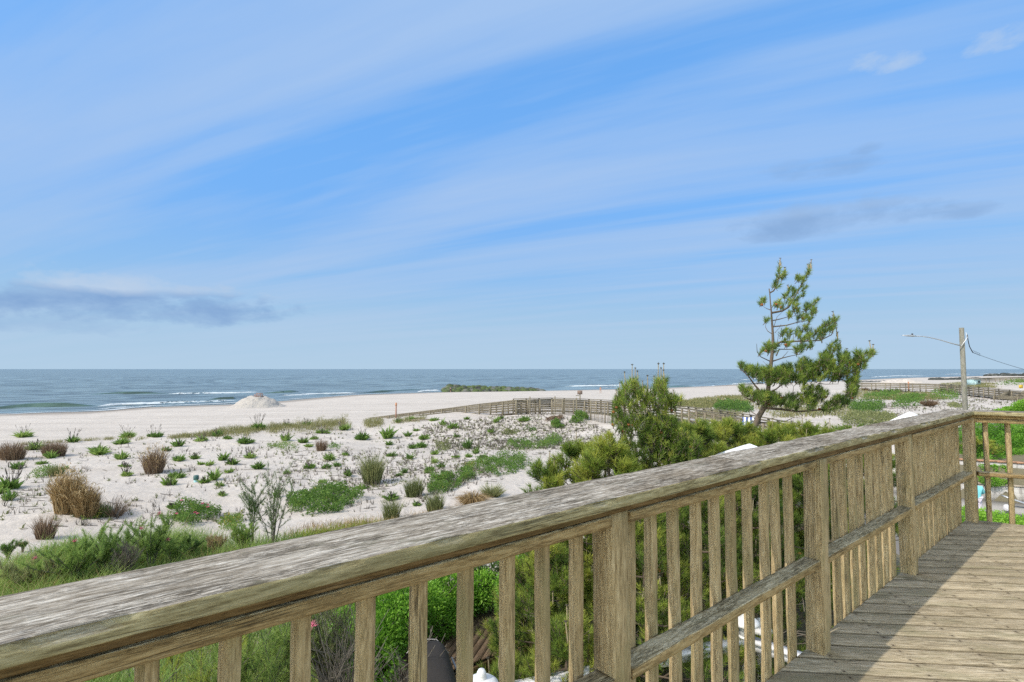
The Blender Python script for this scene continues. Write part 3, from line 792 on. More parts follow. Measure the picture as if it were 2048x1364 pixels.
def finial_lamp(px, py, z, label, s=1.0):
    q = at_y(px, py, z)
    e = empty('post_lamp', q); tag(e, label, 'post lamp', 'white post lamps of the lower deck')
    mb = MB(); mb.lathe((0, 0, 0), [(.001, .0), (.03, -.004), (.045, -.03), (.05, -.055), (.047, -.07), (.052, -.078), (.052, -.084)], 20); mb.build('finial', WHITE, e, smooth=True)
    mb = MB(); mb.lathe((0, 0, 0), [(.05, -.085), (.12, -.10), (.165, -.13), (.18, -.165), (.17, -.17)], 24); mb.build('hood', WHITE, e, smooth=True)
    gl = MB(); gl.lathe((0, 0, 0), [(.085, -.165), (.075, -.32)], 16); gl.build('glass', simple('lamp_glass', (.55, .56, .56), .2, .5), e)
    mb = MB(); mb.lathe((0, 0, 0), [(.1, -.32), (.1, -.34), (.05, -.36), (.05, -1.6)], 16); mb.build('post', WHITE, e)
    return e
finial_lamp(963, 1338, 5.4, 'white round topped post lamp beside the black barbecue cover')
finial_lamp(1490, 1220, 7.15, 'white post lamp standing at the corner of the white railing')
finial_lamp(1518, 1236, 7.9, 'white round lamp finial just right of the railing corner lamp')

# barbecue under a black cover
def barbecue():
    c = at_y(866, 1326, 5.7)
    e = empty('covered_barbecue', (c[0], c[1], LZ), R(104)); tag(e, 'barbecue under a sagging black cover on the lower deck', 'barbecue')
    H = c[2] - LZ; bm = bmesh.new()
    n = 28; prof = [(0, 1.0, .0), (H * .55, .98, 0), (H * .8, .92, 0), (H * .93, .74, 0), (H, .42, 0)]
    rings = []
    for z, s, _ in prof:
        ring = []
        for i in range(n):
            t = 2 * math.pi * i / n; cx, sy = math.cos(t), math.sin(t)
            x = .62 * s * abs(cx)**.45 * (1 if cx > 0 else -1) if z < H * .9 else .60 * abs(cx)**.5 * (1 if cx > 0 else -1)
            y = .30 * s * abs(sy)**.45 * (1 if sy > 0 else -1)
            f = .02 * math.sin(t * 9 + z * 3) * (1 - z / H) + .012 * math.sin(t * 5 + z * 9)
            ring.append(bm.verts.new((x * (1 + f), y * (1 + f * 2), z)))
        rings.append(ring)
    for a, b in zip(rings, rings[1:]):
        for i in range(n): bm.faces.new((a[i], a[(i + 1) % n], b[(i + 1) % n], b[i]))
    bm.faces.new(rings[-1])
    me = bpy.data.meshes.new('cover'); bm.to_mesh(me); bm.free()
    for p in me.polygons: p.use_smooth = True
    m = simple('black_cover', (.040, .034, .028), .75, .2, bump=.6)
    o = link('cover', me, m, e); sb = o.modifiers.new('s', 'SUBSURF'); sb.levels = sb.render_levels = 2
    mb = MB(); mb.tube([(-.60, -.28, H * .80), (-.2, -.31, H * .78), (.3, -.31, H * .79), (.60, -.28, H * .80)], .012); mb.build('hem', simple('grey_hem', (.30, .30, .30), .6), e)
    mb = MB(); mb.tube([(.60, -.24, H * .84), (.625, -.1, H * .95), (.62, .1, H * .97), (.60, .24, H * .88)], .006); mb.build('edge_piping', simple('worn_hem', (.45, .42, .40), .6), e)
barbecue()

# ------------------------------------------------------------------ white garden umbrellas / canopies
CANV = simple('white_canvas', (.86, .86, .88), .8, .2)
def canopy(px, py, Y, half, drop, label, rz):
    q = at_y(px, py, Y); g = float(hgt(q[0], q[1]))
    e = empty('garden_umbrella', (q[0], q[1], g), rz); tag(e, label, 'umbrella', 'white canopies beyond the railing')
    H = q[2] - g; mb = MB(); n = 9
    V = []; F = []
    for k_ in range(5):
        s = k_ / 4
        for i in range(4 * n):
            side = i // n; f = (i % n) / n * 2 - 1
            x, y = [(f, -1), (1, f), (-f, 1), (-1, -f)][side]
            sag = .035 * (1 - abs(f)) * s
            V.append((x * half * s, y * half * s, H - drop * s**1.08 - sag))
    m4 = 4 * n
    for k_ in range(4):
        for i in range(m4): F.append((k_ * m4 + i, (k_ + 1) * m4 + i, (k_ + 1) * m4 + (i + 1) % m4, k_ * m4 + (i + 1) % m4))
    b0 = len(V)
    for i in range(m4):
        x, y, z = V[4 * m4 + i]; V.append((x * 1.005, y * 1.005, z - .08))
    for i in range(m4): F.append((4 * m4 + i, b0 + i, b0 + (i + 1) % m4, 4 * m4 + (i + 1) % m4))
    mb.add(V, F); o = mb.build('canopy', CANV, e); so = o.modifiers.new('s', 'SOLIDIFY'); so.thickness = .008
    mb = MB(); mb.tube([(0, 0, 0), (0, 0, H - .02)], .022, 8); mb.build('pole', SUBW, e)
    for (x, y) in ((1, 1), (1, -1), (-1, 1), (-1, -1)):
        mb = MB(); mb.tube([(0, 0, H - .03), (x * half * .96, y * half * .96, H - drop - .04)], .012, 6); mb.build('rib', WHITE, e)
canopy(1499, 887, 10.0, .42, .24, 'white hipped canopy top just left of centre rail, against the low pines', R(20))
canopy(1820, 823, 21, .62, .42, 'white pointed canopy peak in front of the dunes, left of the wooden street light pole', R(40))

# ------------------------------------------------------------------ boardwalks over the dunes
def boardwalk(label, name, near, width, spacing, Hh=1.05, side=1, boards=3, deckz=-.0, far=True, cap=.045):
    """near: list of (x, y, z of the hand rail top). The deck lies Hh below the hand rail."""
    e = empty(name, (near[0][0], near[0][1], near[0][2] - Hh)); tag(e, label, 'boardwalk')
    off = Vector(e.location)
    N_ = [np.array(p, float) for p in near]
    # second side by mitred offset
    F_ = []
    for i, p in enumerate(N_):
        d = unit((N_[min(i + 1, len(N_) - 1)] - N_[max(i - 1, 0)])[:2]); nn = np.array([-d[1], d[0]]) * side
        F_.append(np.r_[p[:2] + nn * width, p[2]])
    pm = None; npost = 0
    o0 = np.array(off)
    for li, line in enumerate((N_, F_) if far else (N_,)):
        hr = MB(); rb = [MB() for _ in range(boards)]
        for a, b in zip(line, line[1:]):
            d = unit(b - a)
            hr.beam(a - d * .03 - [0, 0, .02] - o0, b + d * .03 - [0, 0, .02] - o0, .16, cap)
            for k_ in range(boards):
                zz = .12 + k_ * (Hh - .22) / boards
                rb[k_].beam(a - [0, 0, zz + .06] - o0, b - [0, 0, zz + .06] - o0, .035, .135 if boards == 3 else .09)
            L = np.linalg.norm((b - a)[:2]); n = max(1, int(round(L / spacing)))
            for i in range(n + (1 if b is line[-1] else 0)):
                c = a + (b - a) * i / n
                g = float(hgt(c[0], c[1])); dep = c[2] - min(g, c[2] - Hh) + .15
                pm_ = MB(); pm_.box((0, 0, -dep / 2), (.11, .11, dep)); 
                nn = unit(np.cross((b - a), [0, 0, 1.])); c2 = c + nn * (.075 if li == 0 else -.075) * side
                pm_.build('post', BPOSTW, e, loc=tuple(c2 - [0, 0, .05] - o0), rz=math.atan2((b - a)[1], (b - a)[0]))
        hr.build('handrail', BWALKW, e)
        for k_ in range(boards): rb[k_].build('rail_board', BWALKW, e)
    dk = MB()
    for i in range(len(N_) - 1):
        a, b, c, d = N_[i], N_[i + 1], F_[i + 1], F_[i]
        h = np.array([0, 0, Hh]); L = np.linalg.norm((b - a)[:2]); n = max(2, int(L / .16))
        for k_ in range(n):
            t0, t1 = (k_ + .04) / n, (k_ + .96) / n
            P = [a + (b - a) * t0 - h - o0, a + (b - a) * t1 - h - o0, d + (c - d) * t1 - h - o0, d + (c - d) * t0 - h - o0]
            Q = [p - [0, 0, .04] for p in P]
            dk.add(P + Q, [(0, 1, 2, 3), (7, 6, 5, 4), (0, 4, 5, 1), (1, 5, 6, 2), (2, 6, 7, 3), (3, 7, 4, 0)])
    dk.build('walkway_boards', BWALKW, e)
    return e
def dist_pts(L): return [tuple(at_y(px, py, Y)) for px, py, Y in L]
# near boardwalk: the ramp down to the beach, then the stretch behind the dune hollow towards the street
boardwalk('long grey boardwalk ramp sloping down from the dune crest to the beach at centre', 'boardwalk_ramp',
          dist_pts([(1034, 800, 43.5), (960, 808, 49.5), (885, 818, 56), (800, 828, 63.5), (722, 838.0, 71), (690, 841, 75)]), 1.7, 2.3, side=-1, boards=4, cap=.10)
boardwalk('weathered boardwalk on posts crossing the dune behind the slatted sand fence', 'boardwalk',
          dist_pts([(1031, 799.5, 44), (1104, 797.5, 44.3), (1170, 800, 43.6), (1240, 804, 42.5), (1352, 815, 40.5), (1395, 821, 37.5), (1450, 829.5, 34), (1500, 840, 31), (1560, 851, 28.5), (1640, 866, 26)]), 1.7, 1.02, side=1, boards=4)
boardwalk('far boardwalk with open rails crossing the dune on the right', 'boardwalk',
          dist_pts([(1716, 765.5, 97), (1800, 766.5, 92), (1880, 768.5, 86), (1928, 773, 80), (1990, 779, 73), (2100, 788, 66)]), 1.8, 2.35, side=1, boards=3)
# stair side panels at the far boardwalk
def panel(pts, label):
    mb = MB(); P = [np.array(at_y(*p)) for p in pts]; n = len(P); c = P[0]
    d = unit(np.cross(P[1] - P[0], [0, 0, 1.])) * .06
    mb.add([p - c for p in P] + [p + d - c for p in P], [tuple(range(n)), tuple(range(2 * n - 1, n - 1, -1))] + [((i + 1) % n, i, i + n, (i + 1) % n + n) for i in range(n)])
    tag(mb.build('stair_side_panel', BWALKW, None, loc=tuple(c)), label, 'stair panel', 'stair panels of the far boardwalk')
panel([(1990, 794, 71), (2018, 780, 71), (2018, 794, 71)], 'left grey triangular stair side panel below the far boardwalk')
panel([(2022, 797, 70), (2048, 780.5, 70), (2075, 780, 70), (2075, 797, 70)], 'right grey stair side panel below the far boardwalk at the photo edge')
boardwalk('low plank landing rail at the foot of the far boardwalk stairs', 'boardwalk_landing',
          dist_pts([(1988, 791, 69), (2035, 793.5, 67), (2100, 796, 65)]), 1.6, 2.0, Hh=.6, side=1, boards=2)
boardwalk('distant handrail of a third boardwalk over the dune near the right horizon', 'boardwalk',
          dist_pts([(1935, 757, 150), (1990, 755.5, 150), (2100, 753, 150)]), 1.8, 3.0, side=1, boards=3)

# slatted sand fence in front of the boardwalk
sf = empty('sand_fence', (0, 0, 0)); tag(sf, 'slatted wooden sand fence leaning in front of the boardwalk', 'fence')
FP = [(1003, 826, 44), (1060, 824, 43.4), (1110, 828, 42.4), (1153, 833, 41), (1182, 838, 39.6), (1210, 843, 38.4), (1245, 847, 37.4), (1290, 850, 36.6)]
FW = [hit(a, b) if False else at_y(a, b, Y) for a, b, Y in FP]
FW = [np.array([p[0], p[1], float(hgt(p[0], p[1]))]) for p in FW]
sl = MB(); wi = MB()
for a, b in zip(FW, FW[1:]):
    L = np.linalg.norm((b - a)[:2]); n = int(L / .105)
    for i in range(n):
        c = a + (b - a) * i / n; c[2] = float(hgt(c[0], c[1]))
        if rnd.random() < .06: continue
        lean = rnd.uniform(-.07, .07); h = rnd.uniform(.78, 1.0)
        sl.beam(c - [0, 0, .1], c + np.array([lean, rnd.uniform(-.04, .04), h]), .038, .012)
    for z in (.3, .75): wi.tube([a + [0, 0, z], b + [0, 0, z]], .008, 4)
sl.build('slat_panel', BPOSTW, sf); wi.build('wire', simple('fence_wire', (.16, .12, .09), .7), sf)
for p in FW[1:]:
    mb = MB(); mb.tube([p - [0, 0, .3] - p, [0, 0, 1.45]], .045, 7); mb.build('post', BPOSTW, sf, loc=tuple(p))

# ------------------------------------------------------------------ street light on a wooden pole
STZ = -5.5
POLEM = wood('pole_timber', 'Z', (.12, .115, .10), (.23, .22, .185), (.34, .33, .28), green=.35, scale=.6)
METAL = simple('galvanised_metal', (.55, .57, .60), .4, .5, .6)
DARK = simple('black_rubber', (.02, .02, .022), .5, .4)
def street_light():
    Y = 30.0; top = at_y(1923, 655.5, Y)
    base = np.array([top[0], top[1], STZ]); e = empty('street_light', base); tag(e, 'street light on a grey wooden pole with a long curved arm over the dune', 'street light')
    H = top[2] - STZ
    mb = MB(); mb.tube([(0, 0, 0), (0, 0, H * .5), (0, 0, H)], [.135, .125, .115], 14); mb.build('pole', POLEM, e, smooth=False)
    arm = [(1921, 691, 0), (1905, 687, 0), (1880, 679.5, 0), (1858, 674.5, 0), (1843, 672.5, 0), (1829, 672, 0)]
    P = [at_y(a, b, Y - .15) - base for a, b, _ in arm]
    mb = MB(); mb.tube(P, [.036, .034, .03, .028, .026, .026], 8); mb.build('arm', METAL, e, smooth=True)
    a0 = P[-1]; 
    hd = MB(); hp = [at_y(a, b, Y - .15) - base for a, b in ((1832, 673), (1826, 671.5), (1815, 670.5), (1804, 670))]
    hd.tube(hp, [.05, .12, .10, .03], 10); o = hd.build('lamp_head', METAL, e, smooth=True)
    o.data.transform(Matrix.Translation((0, 0, hp[1][2])) @ Matrix.Diagonal((1, 1, .5, 1)) @ Matrix.Translation((0, 0, -hp[1][2])))
    mb = MB(); q = at_y(1824.5, 668.5, Y - .15) - base; mb.lathe(q, [(.045, -.03), (.045, .03), (.03, .045)], 10); mb.build('photocell', DARK, e)
    br = MB(); b0 = at_y(1923, 692, Y - .15) - base; b1 = at_y(1934.5, 675, Y - .15) - base; br.tube([b0, b1], .022, 6); b2 = at_y(1932, 665, Y - .1) - base
    br.tube([b1, b2], .015, 6); br.build('bracket', simple('white_bracket', (.7, .7, .7), .5), e)
    cb = MB(); cb.tube([at_y(a, b, Y - .1) - base for a, b in ((1934.5, 669), (1936, 680), (1939, 693), (1945.5, 705))], .022, 6); cb.build('cable', DARK, e, smooth=True)
    w = MB(); P = []
    p0 = at_y(1945.5, 705, Y - .1); p1 = at_y(2250, 780, 22.0)
    for i in range(20):
        t = i / 19; p = p0 + (p1 - p0) * t; p = p - np.array([0, 0, .45 * 4 * t * (1 - t) * .5]); P.append(p - base)
    w.tube(P, .010, 5); w.build('wire', DARK, e)
    w = MB()
    for k_ in range(3):
        P = [at_y(1945.5 + 3 * i, 703 + 1.2 * i + 3 * math.sin(i * 1.3 + k_ * 2), Y - .1) - base for i in range(6)]; w.tube(P, .006, 4)
    w.build('splice', DARK, e)
street_light()

# ------------------------------------------------------------------ street below, retaining wall
def sheet(name, pts, z, mat, th=.03):
    mb = MB(); n = len(pts); V = [(p[0], p[1], z) for p in pts] + [(p[0], p[1], z - th) for p in pts]
    mb.add(V, [tuple(range(n)), tuple(range(2 * n - 1, n - 1, -1))] + [((i + 1) % n, i, i + n, (i + 1) % n + n) for i in range(n)])
    return tag(mb.build(name, mat), kind='structure')
ASPH = simple('asphalt', (.20, .195, .19), .9, .2, bump=.3)
CONC = simple('concrete', (.36, .345, .32), .9, .2, bump=.3)
wp = WALL0[:2]; 
def WP(a, n): return wp + WD * a + WN * n
sheet('road', [WP(-9, -2.4), WP(30, -2.4), WP(30, -14), WP(-9, -14)][::-1], STZ + .004, ASPH)
pv = sheet('pavement', [WP(-9, -.12), WP(30, -.12), WP(30, -2.38), WP(-9, -2.38)][::-1], STZ + .12, CONC, .2)

def wall_mat():
    m, nt = mat_new('stained_block_wall'); k = N(nt)
    oc = k.n('ShaderNodeTexCoord').outputs['Object']
    bk = k.n('ShaderNodeTexBrick', {'Scale': 1.0, 'Mortar Size': .012, 'Color1': (.50, .48, .45, 1), 'Color2': (.42, .40, .38, 1), 'Mortar': (.3, .29, .27, 1), 'Brick Width': .4, 'Row Height': .2})
    v = k.n('ShaderNodeCombineXYZ', {0: k.n('ShaderNodeSeparateXYZ', {0: oc}).outputs[0], 1: k.n('ShaderNodeSeparateXYZ', {0: oc}).outputs[2], 2: 0.0}).outputs[0]
    nt.links.new(v, bk.inputs['Vector'])
    s = k.noise(k.mapping(oc, (5, 5, .6)), 1.0, 5, .65)
    c = k.mix(k.math('MULTIPLY', k.ramp(s, [(.45, 0.0), (.65, 1.0)]), .7), bk.outputs[0], (.16, .14, .12))
    s2 = k.noise(oc, 1.4, 5)
    c = k.mix(k.math('MULTIPLY', k.ramp(s2, [(.5, 0.0), (.7, 1.0)]), .5), c, (.62, .58, .50))
    b = k.n('ShaderNodeBsdfPrincipled', {'Base Color': c, 'Roughness': .9})
    o = k.n('ShaderNodeOutputMaterial'); nt.links.new(b.outputs[0], o.inputs[0]); return m
WALLM = wall_mat(); BRICK = simple('terracotta_coping', (.42, .24, .15), .85, .2, bump=.5)
rw = empty('retaining_wall', (wp[0], wp[1], STZ), math.atan2(WD[1], WD[0])); tag(rw, 'stained two step block retaining wall with terracotta coping beside the street', 'wall')
mb = MB(); mb.box((8, .12, .45), (30, .24, .94)); mb.build('lower_wall', WALLM, rw)
mb = MB()
for i in range(75): mb.box((-6.8 + i * .4, .10, .955), (.39, .30, .07), tint=rnd.random())
mb.build('lower_coping', simple('worn_coping', (.42, .36, .28), .9, .2, bump=.5), rw)
mb = MB(); mb.box((8, .95, 1.0), (30, .24, 2.05)); mb.build('upper_wall', WALLM, rw)
mb = MB()
for i in range(75): mb.box((-6.8 + i * .4, .93, 2.06 + rnd.uniform(-.008, .008)), (.385, .32, .09), tint=rnd.random())
mb.build('upper_coping', BRICK, rw)
mb = MB(); mb.box((8, .53, .88), (30, .55, .1)); mb.build('planter_soil', SANDM, rw)
# small things on the pavement
q = at_z(2014, 1022, STZ + .12); e = MB(); e.lathe((0, 0, 0), [(.02, .32), (.08, .30), (.13, .24), (.15, .14), (.14, .04), (.11, 0)], 14)
o = e.build('rubbish_bag', simple('white_plastic', (.72, .70, .70), .35, .5), None, True, loc=tuple(q)); tag(o, 'small white bag lying on the pavement by the second baluster of the end railing', 'bag')
q = at_z(2042, 1018, STZ + .12); e = empty('beach_cart', q, R(-20)); tag(e, 'folded light grey beach cart on the pavement at the right edge', 'cart')
mb = MB(); mb.tube([(-.6, 0, .55), (.1, 0, .30), (.7, 0, .12)], .035, 6); mb.tube([(-.6, .35, .55), (.1, .35, .30), (.7, .35, .12)], .035, 6)
for t in (0, .5, 1): mb.tube([(-.6 + 1.3 * t, 0, .55 - .43 * t), (-.6 + 1.3 * t, .35, .55 - .43 * t)], .025, 6)
mb.build('frame', METAL, e)
mb = MB(); mb.add([(-.5, .02, .52), (.6, .02, .17), (.6, .33, .17), (-.5, .33, .52)], [(0, 1, 2, 3)]); mb.build('canvas_seat', simple('pale_canvas', (.62, .62, .63), .8), e)
for yy in (-.06, .41):
    mb = MB(); mb.lathe((0, 0, 0), [(.16, -.03), (.16, .03)], 16); o = mb.build('wheel', DARK, e, loc=(.55, yy, .16)); o.rotation_euler = (math.pi / 2, 0, 0)
q = at_y(2041, 773, 78); e = empty('yellow_sign', (q[0], q[1], float(hgt(q[0], q[1])))); tag(e, 'small plain yellow sign on a post beside the far boardwalk at the right edge', 'sign')
H = q[2] - e.location[2]
mb = MB(); mb.tube([(0, 0, -.3), (0, 0, H + .3)], .04, 8); mb.build('post', METAL, e)
mb = MB(); mb.box((0, -.06, H), (.60, .02, .48)); mb.build('sign_plate', simple('yellow_paint', (.62, .42, .05), .6, .3), e)

# striped towel hanging from the boardwalk rail
q = at_y(1496, 838, 31.0); tm, nt = mat_new('striped_towel'); k = N(nt)
oc = k.n('ShaderNodeTexCoord').outputs['Object']; sx = k.n('ShaderNodeSeparateXYZ', {0: oc}).outputs[0]
st_ = k.ramp(k.math('FRACT', k.math('MULTIPLY', sx, 4.5)), [(0.0, (.75, .76, .80)), (.5, (.08, .14, .42))], 'CONSTANT')
b = k.n('ShaderNodeBsdfPrincipled', {'Base Color': st_, 'Roughness': .9}); o = k.n('ShaderNodeOutputMaterial'); nt.links.new(b.outputs[0], o.inputs[0])
mb = MB(); V = []; nx, nz = 10, 8
for i in range(nx):
    for j in range(nz): V.append((-.3 + .6 * i / (nx - 1) + .03 * math.sin(j), .03 * math.sin(i * 1.7 + j * .3) - .12, .02 - .5 * j / (nz - 1)))
for i in range(nx): V.append((-.3 + .6 * i / (nx - 1), .14, .0))
F = [(i * nz + j, (i + 1) * nz + j, (i + 1) * nz + j + 1, i * nz + j + 1) for i in range(nx - 1) for j in range(nz - 1)]
F += [(nx * nz + i, nx * nz + i + 1, (i + 1) * nz, i * nz) for i in range(nx - 1)]
mb.add(V, F); o = mb.build('towel', tm, None, True, loc=tuple(q + np.array([0, 0, .08])), rz=R(-25)); o.modifiers.new('s', 'SOLIDIFY').thickness = .012
tag(o, 'blue and white striped towel hanging on the boardwalk rail behind the tall pine', 'towel')

# ------------------------------------------------------------------ beach
def heap(name, px, py, Y, rad, h, label, mat, seed, topper=None):
    q = at_y(px, py, Y); g = float(hgt(q[0], q[1])); n = 46; m_ = 40
    mb = MB(); V = []
    for i in range(n):
        r_ = i / (n - 1)
        for k_ in range(m_):
            t = 2 * math.pi * k_ / m_; x = math.cos(t) * r_ * rad; y = math.sin(t) * r_ * rad
            base = np.clip(1 - r_, 0, 1)
            z = h * (1 - sst(.16, .95, r_)) 
            z += .22 * h * (float(vn(x * 1.3 + seed, y * 1.3)) - .5) * min(1, base * 3) + .10 * h * (float(vn(x * 3.6 + seed, y * 3.6)) - .5) * min(1, base * 3)
            V.append((x, y, z - .12 * r_))
    F = [(i * m_ + k_, i * m_ + (k_ + 1) % m_, (i + 1) * m_ + (k_ + 1) % m_, (i + 1) * m_ + k_) for i in range(n - 1) for k_ in range(m_)][:]
    mb.add(V, [f[::-1] for f in F]); o = mb.build(name, mat, None, True, loc=(q[0], q[1], g)); tag(o, label, 'sand heap')
    return q, g
HEAPM, nt = mat_new('heaped_sand'); k = N(nt); g_ = k.n('ShaderNodeTexCoord').outputs['Object']
c = k.mix(k.noise(g_, 2.2, 5), (.48, .44, .395), (.35, .32, .29)); bp = k.n('ShaderNodeBump', {'Strength': .9, 'Distance': .25, 'Height': k.noise(g_, 2.4, 5)})
b = k.n('ShaderNodeBsdfPrincipled', {'Base Color': c, 'Roughness': .95}); nt.links.new(bp.outputs[0], b.inputs['Normal']); o = k.n('ShaderNodeOutputMaterial'); nt.links.new(b.outputs[0], o.inputs[0])
Yh = at_z(515, 812, -5.15)[1]
q, g = heap('sand_heap', 515, 812, Yh, 5.8, 1.9, 'steep grey sand heap near the water with a wooden stand on top', HEAPM, 4)
PINK = wood('faded_red_timber', 'X', (.20, .12, .10), (.36, .24, .21), (.48, .36, .32), green=0, scale=.4)
e = empty('lifeguard_stand', (q[0] + .15, q[1], g + 1.75)); tag(e, 'faded red lifeguard stand half sunk in the top of the sand heap', 'lifeguard stand')
for x in (-.5, .5):
    for y in (-.35, .35):
        mb = MB(); mb.box((0, 0, .1), (.09, .09, 1.0)); mb.build('leg', PINK, e, loc=(x, y, 0))
mb = MB(); mb.box((0, 0, .42), (1.35, .8, .07)); mb.build('seat', PINK, e)
mb = MB(); mb.box((0, -.36, .22), (1.25, .05, .16)); mb.build('rail_board', PINK, e)
mb = MB(); mb.box((0, .3, .66), (1.2, .05, .14)); mb.build('backrest', PINK, e)
mb = MB(); mb.box((0, -.38, .02), (1.3, .04, .12)); mb.build('footboard', PINK, e)
Y2 = at_z(1803, 767, -4.9)[1]
heap('sand_heap', 1803, 765, 165, 13.5, 2.9, 'broad white sand heap on the far beach at right', SANDM, 9)

# stone groyne
ROCK = None
def rock_mat():
    m, nt = mat_new('algae_rock'); k = N(nt); oc = k.n('ShaderNodeNewGeometry').outputs['Position']
    n = k.noise(oc, .9, 5, .6); n2 = k.noise(oc, .35, 3)
    t = k.n('ShaderNodeAttribute', attribute_name='tint').outputs['Fac']
    c = k.mix(k.ramp(k.math('ADD', n, k.math('MULTIPLY', k.math('SUBTRACT', t, .5), .9)), [(.40, 0.0), (.58, 1.0)]), (.035, .04, .035), (.065, .095, .025))
    c = k.mix(k.ramp(n2, [(.52, 0.0), (.62, 1.0)]), c, (.13, .13, .12))
    b = k.n('ShaderNodeBsdfPrincipled', {'Base Color': c, 'Roughness': .8}); o = k.n('ShaderNodeOutputMaterial'); nt.links.new(b.outputs[0], o.inputs[0]); return m
ROCKM = rock_mat()
_ico = bmesh.new(); bmesh.ops.create_icosphere(_ico, subdivisions=2, radius=1); _ico.verts.ensure_lookup_table()
ICOV = np.array([v.co[:] for v in _ico.verts]); ICOF = np.array([[v.index for v in f.verts] for f in _ico.faces]); _ico.free()
def rocks(mb, cs, rs, flat=.65, tints=None):
    for i, (c, r_) in enumerate(zip(cs, rs)):
        d = ICOV.copy(); s = rnd.random() * 50
        nz = fbm(d[:, 0] * 1.4 + s, d[:, 1] * 1.4 + d[:, 2] * 1.7 + s, 2)
        d = d * (0.7 + .6 * nz)[:, None] * np.array([rnd.uniform(.8, 1.3), rnd.uniform(.8, 1.2), flat]) * r_
        a = rnd.uniform(0, 6.28); ca, sa = math.cos(a), math.sin(a); d = np.c_[d[:, 0] * ca - d[:, 1] * sa, d[:, 0] * sa + d[:, 1] * ca, d[:, 2]]
        mb.v.append(d + c); mb.f.append(ICOF + mb.n); mb.t.append(np.full(len(d), rnd.random() if tints is None else tints[i])); mb.n += len(d)
def groyne(pts, w, h, n, label, name='stone_groyne', r_=.9, tint=None):
    mb = MB(); P = [np.array(at_y(a, b, Y)) for a, b, Y in pts]; cs = []; rs = []; ts = []
    for i in range(n):
        t = rnd.random() * (len(P) - 1); j = int(t); f = t - j; c = P[j] + (P[j + 1] - P[j]) * f
        d = unit((P[j + 1] - P[j])[:2]); nn = np.array([-d[1], d[0]]); o_ = rnd.uniform(-1, 1)
        c = c.copy(); c[:2] += nn * o_ * w; ht = h(t / (len(P) - 1)) * (1 - abs(o_)**1.5)
        c[2] = SEA - .2 + ht * rnd.uniform(.55, 1); cs.append(c); rs.append(r_ * rnd.uniform(.6, 1.25)); ts.append((rnd.uniform(.35, 1) if o_ < .4 else rnd.uniform(0, .6)) if tint is None else tint)
    rocks(mb, cs, rs, tints=ts)
    tag(mb.build(name, ROCKM), label, 'groyne')
gy = at_z(980, 783, -6)[1]
groyne([(888, 779, gy), (960, 779, gy + 1), (1030, 778, gy + 3), (1080, 778, gy + 6)], 3.2, lambda t: 2.1 * (1 - .75 * t**1.1) if t > .04 else 1.3, 520, 'green weed covered stone groyne at the water edge beyond the boardwalk', r_=1.15)
groyne([(1866, 752.5, 330), (1925, 752, 335), (1980, 752, 345)], 3, lambda t: 1.6, 120, 'low dark stone groyne in the sea left of the street light pole top', r_=1.6, tint=.0)
groyne([(1975, 749, 520), (2020, 749, 520), (2070, 749, 520)], 4, lambda t: 2.6, 120, 'farthest dark stone groyne low on the right horizon', r_=2.2, tint=.0)
groyne([(1690, 755, 280), (1760, 755, 285), (1800, 755, 290)], 3, lambda t: 1.0, 140, 'thin dark line of rocks in the surf right of the tall pine', r_=1.1, tint=.1)

# marker posts
ORG = simple('orange_paint', (.55, .26, .14), .6)
q = hit(792, 836); h = 1.35
e = empty('marker_post', q); tag(e, 'thin orange topped marker post on the sand beside the boardwalk ramp', 'marker post', 'marker posts on the beach')
mb = MB(); mb.box((0, 0, .5), (.11, .11, 1.3)); mb.build('post', simple('post_red_brown', (.36, .20, .15), .7), e)
mb = MB(); mb.box((0, 0, 1.28), (.13, .13, .3)); mb.build('painted_top', ORG, e)
q = at_y(1817, 767.5, 92); e = empty('marker_post', (q[0], q[1], float(hgt(q[0], q[1])))); tag(e, 'orange marker post behind the far boardwalk below the white sand heap', 'marker post', 'marker posts on the beach')
H = q[2] - e.location[2]; mb = MB(); mb.box((0, 0, H / 2 + .1), (.16, .14, H + .5)); mb.build('post', ORG, e)
q = at_y(1160, 797, 66); gz = float(hgt(q[0], q[1])); e = empty('wooden_sign', (q[0], q[1], gz)); tag(e, 'small wooden sign on a single post beyond the boardwalk', 'sign')
H = at_y(1160, 781, 66)[2] - gz
mb = MB(); mb.box((0, 0, H / 2), (.13, .13, H)); mb.build('post', BPOSTW, e)
mb = MB(); mb.box((-.02, -.09, H - .24), (.62, .04, .46)); mb.build('sign_board', simple('sign_brown', (.22, .16, .13), .7), e)
mb = MB(); mb.box((-.32, -.02, H - .62), (.4, .04, .09)); mb.build('arm_board', BPOSTW, e)
q = at_y(1714.5, 779, 94); H = 2.2; e = empty('wooden_stake', (q[0], q[1], float(hgt(q[0], q[1])))); tag(e, 'pale wooden stake standing before the left end of the far boardwalk', 'stake')
mb = MB(); mb.box((0, 0, 1.0), (.22, .16, 2.3)); mb.build('shaft', BPOSTW, e)
